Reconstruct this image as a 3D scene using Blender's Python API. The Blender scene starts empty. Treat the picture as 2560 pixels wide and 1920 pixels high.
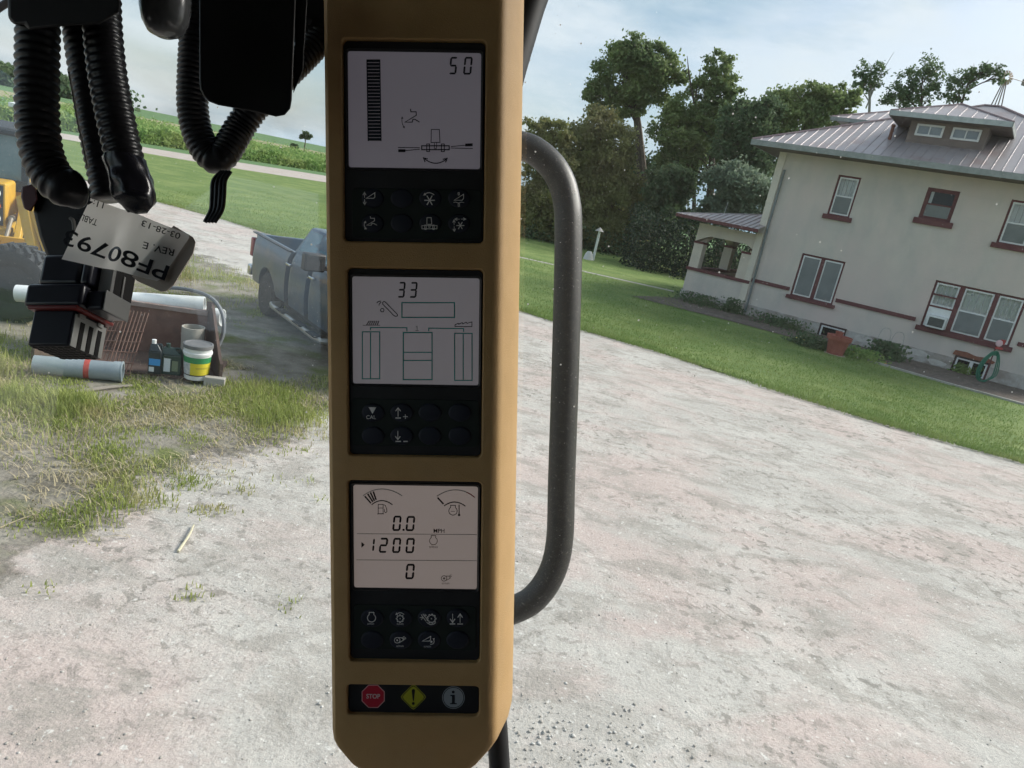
import bpy, bmesh, math, random
import numpy as np
from mathutils import Vector, Matrix, noise as mnoise

random.seed(7); rng = np.random.default_rng(7)
scene = bpy.context.scene
COL = scene.collection
R_ = math.radians

# ------------------------------------------------------------------ camera
EYE = Vector((0, 0, 3.3))
FPX = 1775.0                                   # focal length, for a frame 2560 wide
PITCH = math.atan(489 / FPX); ROLL = R_(11.5)
FW = Vector((0, math.cos(PITCH), -math.sin(PITCH)))
UP0 = Vector((0, math.sin(PITCH), math.cos(PITCH)))
RT = Vector((1, 0, 0)) * math.cos(ROLL) + UP0 * math.sin(ROLL)
UP = Vector((-1, 0, 0)) * math.sin(ROLL) + UP0 * math.cos(ROLL)
cam_d = bpy.data.cameras.new('camera'); cam = bpy.data.objects.new('camera', cam_d); COL.objects.link(cam)
cam_d.sensor_fit = 'HORIZONTAL'; cam_d.sensor_width = 36.0; cam_d.lens = 36.0 * FPX / 2560
cam_d.clip_start = 0.02; cam_d.clip_end = 20000
cam.matrix_world = Matrix(((RT.x, UP.x, -FW.x, EYE.x), (RT.y, UP.y, -FW.y, EYE.y), (RT.z, UP.z, -FW.z, EYE.z), (0, 0, 0, 1)))
scene.camera = cam

# ------------------------------------------------------------------ sky and sun
SUN_EL, SUN_AZ = R_(36), R_(64)                # azimuth to the right of straight ahead (+Y)
SUN_DIR = Vector((math.sin(SUN_AZ) * math.cos(SUN_EL), math.cos(SUN_AZ) * math.cos(SUN_EL), math.sin(SUN_EL)))
world = bpy.data.worlds.new('World'); scene.world = world; world.use_nodes = True
nt = world.node_tree; nt.nodes.clear()
def N(tree, typ, **kw):
    n = tree.nodes.new(typ)
    for k, v in kw.items():
        if k == 'i':
            for kk, vv in v.items(): n.inputs[kk].default_value = vv
        else: setattr(n, k, v)
    return n
out = N(nt, 'ShaderNodeOutputWorld'); bg = N(nt, 'ShaderNodeBackground', i={'Strength': 0.1})
sky = N(nt, 'ShaderNodeTexSky', sky_type='NISHITA', sun_disc=False, sun_elevation=SUN_EL, sun_rotation=SUN_AZ, dust_density=2.0)
tc = N(nt, 'ShaderNodeTexCoord'); mp = N(nt, 'ShaderNodeMapping', i={'Scale': (1.0, 1.0, 3.4), 'Rotation': (0, 0, 0.6)})
n1 = N(nt, 'ShaderNodeTexNoise', i={'Scale': 2.6, 'Detail': 5.0, 'Roughness': 0.55, 'Distortion': 0.5})
r1 = N(nt, 'ShaderNodeMapRange', i={'From Min': 0.34, 'From Max': 0.62, 'To Min': 0.35, 'To Max': 0.97})
n2 = N(nt, 'ShaderNodeTexNoise', i={'Scale': 1.7, 'Detail': 6.0, 'Roughness': 0.6})
cr = N(nt, 'ShaderNodeValToRGB')
cr.color_ramp.elements[0].position = 0.42; cr.color_ramp.elements[0].color = (0.38, 0.57, 0.72, 1)
cr.color_ramp.elements[1].position = 0.60; cr.color_ramp.elements[1].color = (0.88, 0.96, 1.02, 1)
sc_ = N(nt, 'ShaderNodeVectorMath', operation='SCALE', i={'Scale': 6.1})
mx = N(nt, 'ShaderNodeMix', data_type='RGBA')
vd = N(nt, 'ShaderNodeVectorMath', operation='DOT_PRODUCT', i={1: SUN_DIR})
pw = N(nt, 'ShaderNodeMath', operation='POWER', i={1: 14.0}); mxz = N(nt, 'ShaderNodeMath', operation='MAXIMUM', i={1: 0.0})
gl = N(nt, 'ShaderNodeVectorMath', operation='SCALE', i={0: (4.2, 4.0, 3.7)})
ad = N(nt, 'ShaderNodeVectorMath', operation='ADD')
L = nt.links.new
L(tc.outputs['Generated'], mp.inputs[0]); L(mp.outputs[0], n1.inputs['Vector']); L(mp.outputs[0], n2.inputs['Vector'])
L(n1.outputs[0], r1.inputs[0]); L(n2.outputs[0], cr.inputs[0]); L(cr.outputs[0], sc_.inputs[0])
L(r1.outputs[0], mx.inputs[0]); L(sky.outputs[0], mx.inputs[6]); L(sc_.outputs[0], mx.inputs[7])
L(tc.outputs['Generated'], vd.inputs[0]); L(vd.outputs['Value'], mxz.inputs[0]); L(mxz.outputs[0], pw.inputs[0]); L(pw.outputs[0], gl.inputs['Scale'])
L(mx.outputs[2], ad.inputs[0]); L(gl.outputs[0], ad.inputs[1]); L(ad.outputs[0], bg.inputs[0]); L(bg.outputs[0], out.inputs[0])
sun_d = bpy.data.lights.new('sun', 'SUN'); sun_d.energy = 3.2; sun_d.angle = R_(22); sun_d.color = (1, 0.95, 0.88)
sun = bpy.data.objects.new('sun', sun_d); COL.objects.link(sun)
sun.rotation_euler = SUN_DIR.to_track_quat('Z', 'Y').to_euler()
vs = scene.view_settings; vs.view_transform = 'Standard'; vs.look = 'None'; vs.gamma = 1.0; vs.use_curve_mapping = False
vs.exposure = 0.76
scene.cycles.use_denoising = True; scene.cycles.max_bounces = 6; scene.cycles.transparent_max_bounces = 10; scene.cycles.use_adaptive_sampling = True; scene.cycles.adaptive_threshold = 0.03
scene.cycles.diffuse_bounces = 3; scene.cycles.glossy_bounces = 3

# ------------------------------------------------------------------ helpers
def ray(x, y): return RT * ((x - 1280) / FPX) + UP * ((960 - y) / FPX) + FW
def gnd(x, y, z=0.0):
    d = ray(x, y); return EYE + d * ((z - EYE.z) / d.z)
def atY(x, y, Y):
    d = ray(x, y); return EYE + d * (Y / d.y)
def atD(x, y, D): return EYE + ray(x, y) * D        # D: distance along the view axis
def on_plane(x, y, p, n):
    d = ray(x, y); return EYE + d * ((p - EYE).dot(n) / d.dot(n))

MATS = {}
def mat(name, c1, c2=None, scale=8.0, rough=0.6, bump=0.0, bscale=None, metal=0.0, spec=0.5, detail=5.0, lo=0.35, hi=0.65, stretch=None, coat=0.0, trans=0.0, c3=None, s3=1.0, lo3=0.5, hi3=0.7):
    """a Principled material: two colours mixed by noise, an optional third in larger patches, bump."""
    if name in MATS: return MATS[name]
    m = bpy.data.materials.new(name); m.use_nodes = True; t = m.node_tree; p = t.nodes['Principled BSDF']
    p.inputs['Roughness'].default_value = rough; p.inputs['Metallic'].default_value = metal
    p.inputs['Specular IOR Level'].default_value = spec; p.inputs['Coat Weight'].default_value = coat
    p.inputs['Base Color'].default_value = (*c1, 1)
    k = t.links.new
    if c2 is not None or bump:
        tcn = N(t, 'ShaderNodeTexCoord'); v = tcn.outputs['Object']
        if stretch:
            mpn = N(t, 'ShaderNodeMapping', i={'Scale': stretch[0], 'Rotation': stretch[1]}); k(v, mpn.inputs[0]); v = mpn.outputs[0]
        if c2 is not None:
            nn = N(t, 'ShaderNodeTexNoise', i={'Scale': scale, 'Detail': detail, 'Roughness': 0.6}); k(v, nn.inputs['Vector'])
            rr = N(t, 'ShaderNodeMapRange', i={'From Min': lo, 'From Max': hi}); k(nn.outputs[0], rr.inputs[0])
            mm = N(t, 'ShaderNodeMix', data_type='RGBA', i={6: (*c1, 1), 7: (*c2, 1)}); k(rr.outputs[0], mm.inputs[0])
            col = mm.outputs[2]
            if c3 is not None:
                n3 = N(t, 'ShaderNodeTexNoise', i={'Scale': s3, 'Detail': 4.0, 'Roughness': 0.6}); k(v, n3.inputs['Vector'])
                r3 = N(t, 'ShaderNodeMapRange', i={'From Min': lo3, 'From Max': hi3}); k(n3.outputs[0], r3.inputs[0])
                m3 = N(t, 'ShaderNodeMix', data_type='RGBA', i={7: (*c3, 1)}); k(r3.outputs[0], m3.inputs[0]); k(col, m3.inputs[6]); col = m3.outputs[2]
            k(col, p.inputs['Base Color'])
        if bump:
            nb = N(t, 'ShaderNodeTexNoise', i={'Scale': bscale or scale * 3, 'Detail': 4.0}); k(v, nb.inputs['Vector'])
            bb = N(t, 'ShaderNodeBump', i={'Strength': min(1, bump), 'Distance': 0.02 * bump}); k(nb.outputs[0], bb.inputs['Height']); k(bb.outputs[0], p.inputs['Normal'])
    if trans:
        tr = N(t, 'ShaderNodeBsdfTranslucent'); ms = N(t, 'ShaderNodeMixShader', i={0: trans}); o = t.nodes['Material Output']
        src = p.inputs['Base Color'].links
        if src: k(src[0].from_socket, tr.inputs[0])
        else: tr.inputs[0].default_value = (*c1, 1)
        k(p.outputs[0], ms.inputs[1]); k(tr.outputs[0], ms.inputs[2]); k(ms.outputs[0], o.inputs[0])
    MATS[name] = m; return m

MW = {}                                             # world matrices of the parents
def tag(o, label=None, cat=None, group=None, kind=None):
    if label: o['label'] = label
    if cat: o['category'] = cat
    if group: o['group'] = group
    if kind: o['kind'] = kind
    return o
def thing(name, label, cat, loc=(0, 0, 0), rz=0.0, group=None, mw=None):
    o = bpy.data.objects.new(name, None); COL.objects.link(o); o.empty_display_size = 0.1
    M = mw if mw is not None else Matrix.Translation(Vector(loc)) @ Matrix.Rotation(rz, 4, 'Z')
    o.matrix_basis = M; MW[o.name] = M
    return tag(o, label, cat, group)

class MB:
    """collects faces; build() links them as ONE mesh object"""
    def __init__(s): s.v = []; s.f = []; s.mi = []; s.m = 0
    def add(s, vs, fs):
        b = len(s.v); s.v += [tuple(p) for p in vs]
        for f in fs: s.f.append(tuple(b + i for i in f)); s.mi.append(s.m)
        return s
    def box(s, x0, x1, y0, y1, z0, z1, M=None):
        vs = [Vector((x, y, z)) for z in (z0, z1) for y in (y0, y1) for x in (x0, x1)]
        if M is not None: vs = [M @ p for p in vs]
        return s.add(vs, [(0, 2, 3, 1), (4, 5, 7, 6), (0, 1, 5, 4), (2, 6, 7, 3), (0, 4, 6, 2), (1, 3, 7, 5)])
    def hexa(s, bottom, top):                        # two rings of four points
        return s.add(list(bottom) + list(top), [(3, 2, 1, 0), (4, 5, 6, 7), (0, 1, 5, 4), (1, 2, 6, 5), (2, 3, 7, 6), (3, 0, 4, 7)])
    def prism(s, pts, d):                            # polygon of 3-D points swept by vector d
        n = len(pts); d = Vector(d); a = [Vector(p) for p in pts]
        return s.add(a + [p + d for p in a], [tuple(range(n))[::-1], tuple(range(n, 2 * n))] + [(i, (i + 1) % n, n + (i + 1) % n, n + i) for i in range(n)])
    def tube(s, pts, r, sides=10, cap=True, flat=1.0):
        pts = [Vector(p) for p in pts]; n = len(pts)
        rs = r if isinstance(r, (list, tuple)) else [r] * n
        t0 = (pts[1] - pts[0]).normalized(); up = Vector((0, 0, 1)) if abs(t0.z) < 0.9 else Vector((1, 0, 0))
        a = t0.cross(up).normalized(); vs = []
        for i, p in enumerate(pts):
            t = (pts[min(i + 1, n - 1)] - pts[max(i - 1, 0)]).normalized()
            a = (a - t * a.dot(t)).normalized(); b = t.cross(a)
            for k in range(sides):
                w = 2 * math.pi * k / sides; vs.append(p + (a * math.cos(w) + b * (math.sin(w) * flat)) * rs[i])
        fs = [(i * sides + k, i * sides + (k + 1) % sides, (i + 1) * sides + (k + 1) % sides, (i + 1) * sides + k) for i in range(n - 1) for k in range(sides)]
        if cap: fs += [tuple(range(sides))[::-1], tuple(range((n - 1) * sides, n * sides))]
        return s.add(vs, fs)
    def lathe(s, prof, M=None, sides=24, sx=1.0, sy=1.0):    # (radius, z) pairs round Z
        vs = []; n = len(prof)
        for r, z in prof:
            for k in range(sides):
                w = 2 * math.pi * k / sides; p = Vector((r * sx * math.cos(w), r * sy * math.sin(w), z)); vs.append(M @ p if M is not None else p)
        fs = [(i * sides + k, i * sides + (k + 1) % sides, (i + 1) * sides + (k + 1) % sides, (i + 1) * sides + k) for i in range(n - 1) for k in range(sides)]
        if prof[0][0] > 1e-6: fs.append(tuple(range(sides))[::-1])
        if prof[-1][0] > 1e-6: fs.append(tuple(range((n - 1) * sides, n * sides)))
        return s.add(vs, fs)
    def build(s, name, m, parent=None, world=False, at=None, smooth=30, bevel=0.0, seg=2):
        vs = s.v
        if parent is not None and world:
            I = MW[parent.name].inverted() if parent.name in MW else Matrix()
            vs = [I @ Vector(p) for p in vs]
        if at is not None: at = Vector(at); vs = [Vector(p) - at for p in vs]
        me = bpy.data.meshes.new(name); me.from_pydata([tuple(p) for p in vs], [], s.f); me.update()
        for k in (m if isinstance(m, (list, tuple)) else [m]): me.materials.append(k)
        if any(s.mi): me.polygons.foreach_set('material_index', s.mi)
        o = bpy.data.objects.new(name, me); COL.objects.link(o)
        if smooth:
            me.polygons.foreach_set('use_smooth', [True] * len(me.polygons)); me.set_sharp_from_angle(angle=R_(smooth))
        if parent is not None:
            o.parent = parent; MW[o.name] = MW.get(parent.name, Matrix())
        if at is not None: o.location = at
        if bevel:
            b = o.modifiers.new('bevel', 'BEVEL'); b.width = bevel; b.segments = seg; b.limit_method = 'ANGLE'; b.angle_limit = R_(40)
        return o
def copy_tree(o, parent=None):
    c = o.copy(); COL.objects.link(c); c.parent = parent
    for ch in list(o.children): copy_tree(ch, c)
    return c
def rrect(x0, x1, y0, y1, r, n=5):                   # rounded rectangle outline
    pts = []
    for cx, cy, a0 in ((x1 - r, y1 - r, 0), (x0 + r, y1 - r, 90), (x0 + r, y0 + r, 180), (x1 - r, y0 + r, 270)):
        for i in range(n + 1):
            a = R_(a0 + 90 * i / n); pts.append((cx + r * math.cos(a), cy + r * math.sin(a)))
    return pts
def spline(pts, per=8):                              # Catmull-Rom through points
    P = [Vector(p) for p in pts]; P = [P[0] * 2 - P[1]] + P + [P[-1] * 2 - P[-2]]; o = []
    for i in range(1, len(P) - 2):
        for k in range(per):
            t = k / per; a, b, c, d = P[i - 1], P[i], P[i + 1], P[i + 2]
            o.append(0.5 * ((2 * b) + (c - a) * t + (2 * a - 5 * b + 4 * c - d) * t * t + (3 * b - a - 3 * c + d) * t ** 3))
    return o + [P[-2]]
def resample(pts, step):
    o = [pts[0]]; left = step
    for a, b in zip(pts, pts[1:]):
        d = (b - a).length; t = left
        while t <= d: o.append(a + (b - a) * (t / d)); t += step
        left = t - d
    return o
def mesh_np(name, V, Fc, m, parent=None, smooth=False):
    """many small faces at once: V (n,3), Fc (k,3 or 4)"""
    me = bpy.data.meshes.new(name); k = Fc.shape[1]; nf = len(Fc)
    me.vertices.add(len(V)); me.vertices.foreach_set('co', np.asarray(V, np.float32).ravel())
    me.loops.add(nf * k); me.loops.foreach_set('vertex_index', Fc.astype(np.int32).ravel())
    me.polygons.add(nf); me.polygons.foreach_set('loop_start', np.arange(0, nf * k, k, dtype=np.int32))
    me.update(calc_edges=True); me.materials.append(m)
    o = bpy.data.objects.new(name, me); COL.objects.link(o)
    if parent is not None:
        o.parent = parent; MW[o.name] = MW.get(parent.name, Matrix())
    return o

# ------------------------------------------------------------------ materials of the ground
def gravel_mat():
    m = bpy.data.materials.new('gravel'); m.use_nodes = True; t = m.node_tree; p = t.nodes['Principled BSDF']; k = t.links.new
    p.inputs['Roughness'].default_value = 0.95; p.inputs['Specular IOR Level'].default_value = 0.2
    c = N(t, 'ShaderNodeTexCoord').outputs['Object']
    st = N(t, 'ShaderNodeMapping', i={'Rotation': (0, 0, R_(33)), 'Scale': (0.6, 1.0, 1)}); k(c, st.inputs[0])     # wheel tracks run along the drive
    def noi(vec, s, d=5.0, r=0.6, dist=0.0):
        n = N(t, 'ShaderNodeTexNoise', i={'Scale': s, 'Detail': d, 'Roughness': r, 'Distortion': dist}); k(vec, n.inputs['Vector']); return n.outputs[0]
    def rng_(x, a, b, lo=0.0, hi=1.0):
        n = N(t, 'ShaderNodeMapRange', i={'From Min': a, 'From Max': b, 'To Min': lo, 'To Max': hi}); k(x, n.inputs[0]); return n.outputs[0]
    def mixc(f, a, b):
        n = N(t, 'ShaderNodeMix', data_type='RGBA'); k(f, n.inputs[0])
        for s, q in ((6, a), (7, b)):
            if isinstance(q, tuple): n.inputs[s].default_value = (*q, 1)
            else: k(q, n.inputs[s])
        return n.outputs[2]
    def mul(a, b):
        n = N(t, 'ShaderNodeMath', operation='MULTIPLY'); k(a, n.inputs[0])
        if isinstance(b, float): n.inputs[1].default_value = b
        else: k(b, n.inputs[1])
        return n.outputs[0]
    col = mixc(rng_(noi(c, 0.9, 6, 0.65), 0.40, 0.60), (0.425, 0.40, 0.365), (0.51, 0.485, 0.445))
    pink = rng_(noi(st.outputs[0], 0.45, 8, 0.68, 0.5), 0.46, 0.58)
    col = mixc(mul(pink, 0.62), col, (0.51, 0.40, 0.365))
    patch = rng_(noi(st.outputs[0], 2.2, 7, 0.68, 0.6), 0.50, 0.60)
    col = mixc(mul(patch, 0.70), col, (0.33, 0.305, 0.27))
    zone = rng_(noi(c, 0.55, 4, 0.6), 0.40, 0.60)
    crumbs = mul(rng_(noi(c, 7.5, 6, 0.66, 0.4), 0.54, 0.60), zone)
    col = mixc(mul(crumbs, 0.72), col, (0.20, 0.185, 0.16))
    fleck = rng_(noi(c, 20.0, 4, 0.65), 0.60, 0.66)
    col = mixc(mul(fleck, 0.5), col, (0.24, 0.22, 0.195))
    chips = rng_(noi(c, 17.0, 3, 0.6, 0.2), 0.63, 0.68)
    col = mixc(mul(chips, 0.65), col, (0.70, 0.68, 0.64))
    grit = rng_(noi(c, 45.0, 4, 0.7), 0.3, 0.7, 0.84, 1.16)
    hs = N(t, 'ShaderNodeHueSaturation'); k(grit, hs.inputs['Value']); k(col, hs.inputs['Color'])
    k(hs.outputs[0], p.inputs['Base Color'])
    b1 = N(t, 'ShaderNodeBump', i={'Strength': 0.8, 'Distance': 0.03}); k(noi(c, 5.0, 6, 0.66), b1.inputs['Height'])
    b2 = N(t, 'ShaderNodeBump', i={'Strength': 0.6, 'Distance': 0.008}); k(noi(c, 40.0, 6, 0.8), b2.inputs['Height']); k(b1.outputs[0], b2.inputs['Normal'])
    k(b2.outputs[0], p.inputs['Normal']); return m
GRAVEL = gravel_mat()
LAWN = mat('lawn_grass', (0.105, 0.165, 0.045), (0.160, 0.225, 0.070), scale=9, rough=0.85, spec=0.15, bump=0.8, bscale=60, c3=(0.20, 0.255, 0.085), s3=0.55, lo3=0.44, hi3=0.66)
FIELD = mat('crop_field', (0.11, 0.19, 0.085), (0.135, 0.22, 0.10), scale=0.06, rough=0.95, spec=0.1, c3=(0.13, 0.18, 0.09), s3=0.012)
STUB = mat('dry_stubble', (0.33, 0.29, 0.18), (0.27, 0.27, 0.15), scale=0.2, rough=0.95, spec=0.1)
ROAD = mat('road_gravel', (0.42, 0.36, 0.325), (0.47, 0.42, 0.38), scale=0.8, rough=0.95, spec=0.1)
DIRT = mat('weedy_dirt', (0.165, 0.148, 0.118), (0.31, 0.285, 0.24), scale=2.2, rough=0.95, spec=0.1, bump=1.0, bscale=22, c3=(0.14, 0.16, 0.06), s3=1.3, lo3=0.50, hi3=0.66)
CONC = mat('concrete', (0.42, 0.40, 0.36), (0.34, 0.32, 0.29), scale=3, rough=0.9, spec=0.2, bump=0.4)
MULCH = mat('bed_soil', (0.12, 0.10, 0.085), (0.19, 0.16, 0.14), scale=6, rough=0.95, spec=0.1, bump=1.0, bscale=30)

def sheet(name, poly, z, m, kind='structure', ragged=0.0, step=0.25):
    pts = [Vector((p[0], p[1], z)) for p in poly]
    if ragged:
        q = []
        for a, b in zip(pts, pts[1:] + pts[:1]):
            n = max(1, int((b - a).length / step)) if (b - a).length < 60 else 1
            for i in range(n):
                p = a + (b - a) * (i / n); d = (b - a).normalized(); w = Vector((-d.y, d.x, 0))
                f = mnoise.noise(p * 0.8) * 1.4 + mnoise.noise(p * 2.6) * 0.6
                q.append(p + w * (ragged * f if 0 < i else 0))
        pts = q
    bm = bmesh.new(); f = bm.faces.new([bm.verts.new(p) for p in pts]); bmesh.ops.triangulate(bm, faces=[f])
    if sum((pts[i].x * pts[(i + 1) % len(pts)].y - pts[(i + 1) % len(pts)].x * pts[i].y) for i in range(len(pts))) < 0:
        bmesh.ops.reverse_faces(bm, faces=bm.faces)
    me = bpy.data.meshes.new(name); bm.to_mesh(me); bm.free(); me.materials.append(m)
    o = bpy.data.objects.new(name, me); COL.objects.link(o); o['kind'] = kind; return o

S = 9000
sheet('ground', [(-S, -S), (S, -S), (S, S), (-S, S)], -0.02, FIELD)
sheet('gravel_yard', [(40, -30), (40, 8), (-0.5, 22), (-14, 31), (-40, 42), (-60, 44), (-60, -30)], 0.0, GRAVEL)
LE = [(13.2, 12.3), (10.4, 13.85), (8.7, 14.5), (7.4, 15.1), (5.8, 16.1), (3.5, 17.8), (1.6, 18.7), (-0.2, 19.8), (-4.5, 22.3), (-9.1, 24.95), (-11.0, 26.15), (-15.3, 28.0), (-24, 32.5), (-40, 44)]
sheet('lawn', [(40, 0)] + LE + [(-39.7, 52.0), (-32.2, 58.0), (-26.6, 62.8), (-21.5, 70.0), (-9, 88), (60, 60)], 0.03, LAWN, ragged=0.17)
sheet('road', [(-60, 37), (-45, 49.0), (-39.9, 52.6), (-32.2, 58.5), (-26.6, 63.3), (-21.8, 70.5), (-8, 92), (30, 150), (20, 160), (-20, 98), (-28, 84), (-33, 74.0), (-37.5, 67.6), (-45.2, 59.2), (-70, 38)], 0.012, ROAD)
sheet('stubble_strip', [(-420, 300), (-200, 262), (-160, 325), (-120, 400), (0, 640), (60, 640), (-20, 330), (-64, 202), (-76, 183), (-103, 176), (-124, 158), (-300, 130)], 0.012, STUB)
WEEDY = [(-1.6, 11.3), (-1.9, 9.3), (-2.4, 8.0), (-2.7, 6.9), (-2.95, 5.8), (-3.2, 4.3), (-12, -2), (-30, 4), (-30, 20), (-13, 22), (-10.4, 20.5), (-8.9, 18.4), (-6.2, 16.6), (-3.5, 15.8), (-2.2, 13.5)]
def inside(x, y, poly):
    c = False; n = len(poly)
    for i in range(n):
        (x0, y0), (x1, y1) = poly[i], poly[i - 1]
        if (y0 > y) != (y1 > y) and x < (x1 - x0) * (y - y0) / (y1 - y0) + x0: c = not c
    return c
def edge_dist(x, y, poly):
    best = 1e9
    for (x0, y0), (x1, y1) in zip(poly, poly[1:] + poly[:1]):
        dx, dy = x1 - x0, y1 - y0; t = max(0, min(1, ((x - x0) * dx + (y - y0) * dy) / (dx * dx + dy * dy))); best = min(best, math.hypot(x - x0 - t * dx, y - y0 - t * dy))
    return best if inside(x, y, poly) else -best
def thin_layer():                                     # dirt and thatch that thins out over the gravel
    nx, ny = 110, 130; vs = []; w = []
    for j in range(ny + 1):
        for i in range(nx + 1):
            x, y = -14 + 14.5 * i / nx, 3.2 + 19 * j / ny; p = Vector((x, y, 0))
            d = edge_dist(x, y, WEEDY) + .55 * mnoise.noise(p * .9) + .4 * mnoise.noise(p * 2.7)
            vs.append((x, y, .004)); w.append(max(0.0, min(1.0, .35 + d / .9)))
    fs = [(j * (nx + 1) + i, j * (nx + 1) + i + 1, (j + 1) * (nx + 1) + i + 1, (j + 1) * (nx + 1) + i) for j in range(ny) for i in range(nx)]
    fs = [f for f in fs if max(w[q] for q in f) > 0]
    me = bpy.data.meshes.new('weedy_ground'); me.from_pydata(vs, [], fs); at = me.attributes.new('cover', 'FLOAT', 'POINT'); at.data.foreach_set('value', w)
    t = DIRT.node_tree; a = N(t, 'ShaderNodeAttribute', attribute_name='cover'); tr = N(t, 'ShaderNodeBsdfTransparent'); ms = N(t, 'ShaderNodeMixShader')
    nz = N(t, 'ShaderNodeTexNoise', i={'Scale': 7.0, 'Detail': 8.0, 'Roughness': .75}); tcn = N(t, 'ShaderNodeTexCoord'); t.links.new(tcn.outputs['Object'], nz.inputs['Vector'])
    ad = N(t, 'ShaderNodeMath', operation='SUBTRACT', i={1: .5}); t.links.new(nz.outputs[0], ad.inputs[0]); a2 = N(t, 'ShaderNodeMath', operation='MULTIPLY_ADD', i={1: 1.6}); t.links.new(ad.outputs[0], a2.inputs[0]); t.links.new(a.outputs['Fac'], a2.inputs[2])
    mr = N(t, 'ShaderNodeMapRange', i={'From Min': .25, 'From Max': .75}); t.links.new(a2.outputs[0], mr.inputs[0])
    t.links.new(mr.outputs[0], ms.inputs[0]); t.links.new(tr.outputs[0], ms.inputs[1]); t.links.new(t.nodes['Principled BSDF'].outputs[0], ms.inputs[2]); t.links.new(ms.outputs[0], t.nodes['Material Output'].inputs[0])
    me.materials.append(DIRT); o = bpy.data.objects.new('weedy_ground', me); COL.objects.link(o); o['kind'] = 'structure'
thin_layer()
sheet('garden_path', [(-4.5, 35.4), (-0.8, 34.65), (4.9, 33.55), (6.5, 33.2), (6.6, 33.8), (5.0, 34.0), (-0.7, 35.1), (-4.5, 35.8)], 0.036, CONC)
# ------------------------------------------------------------------ the stucco house
HP = Vector((8.76, 29.77, 0)); HA = R_(-34)
STUCCO = mat('stucco', (0.60, 0.545, 0.485), (0.49, 0.46, 0.425), scale=1.3, rough=0.95, spec=0.15, bump=0.5, bscale=25, stretch=((1, 1, .5), (0, 0, 0)), c3=(0.61, 0.51, 0.47), s3=0.5, lo3=0.42, hi3=0.7)
FOUND = mat('old_foundation', (0.46, 0.44, 0.41), (0.30, 0.265, 0.235), scale=1.6, rough=0.95, spec=0.15, bump=1.0, bscale=6, lo=0.42, hi=0.6, c3=(0.36, 0.33, 0.29), s3=4)
MAROON = mat('maroon_trim', (0.115, 0.042, 0.046), (0.145, 0.058, 0.058), scale=5, rough=0.7, spec=0.3)
METAL = mat('roof_metal', (0.36, 0.32, 0.325), (0.40, 0.355, 0.355), scale=0.8, rough=0.42, metal=0.25, spec=0.5, c3=(.34, .26, .25), s3=.9, lo3=.5, hi3=.68)
FASCIA = mat('weathered_fascia', (0.30, 0.32, 0.31), (0.22, 0.24, 0.23), scale=4, rough=0.8)
SOFFIT = mat('dark_soffit', (0.14, 0.115, 0.10), (0.10, 0.085, 0.075), scale=3, rough=0.9)
WHITE = mat('white_paint', (0.72, 0.73, 0.72), (0.64, 0.65, 0.64), scale=9, rough=0.55)
CURTAIN = mat('white_curtain', (0.80, 0.80, 0.78), (0.70, 0.71, 0.70), scale=4, rough=0.9, stretch=((9, 9, 0.5), (0, 0, 0)))
SCREEN = mat('insect_screen', (0.16, 0.175, 0.175), (0.20, 0.215, 0.215), scale=2, rough=0.8)
SIDING = mat('dormer_siding', (0.21, 0.17, 0.15), (0.17, 0.14, 0.125), scale=3, rough=0.9)
DARK = mat('dark_room', (0.03, 0.03, 0.03), rough=0.9)
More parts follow.
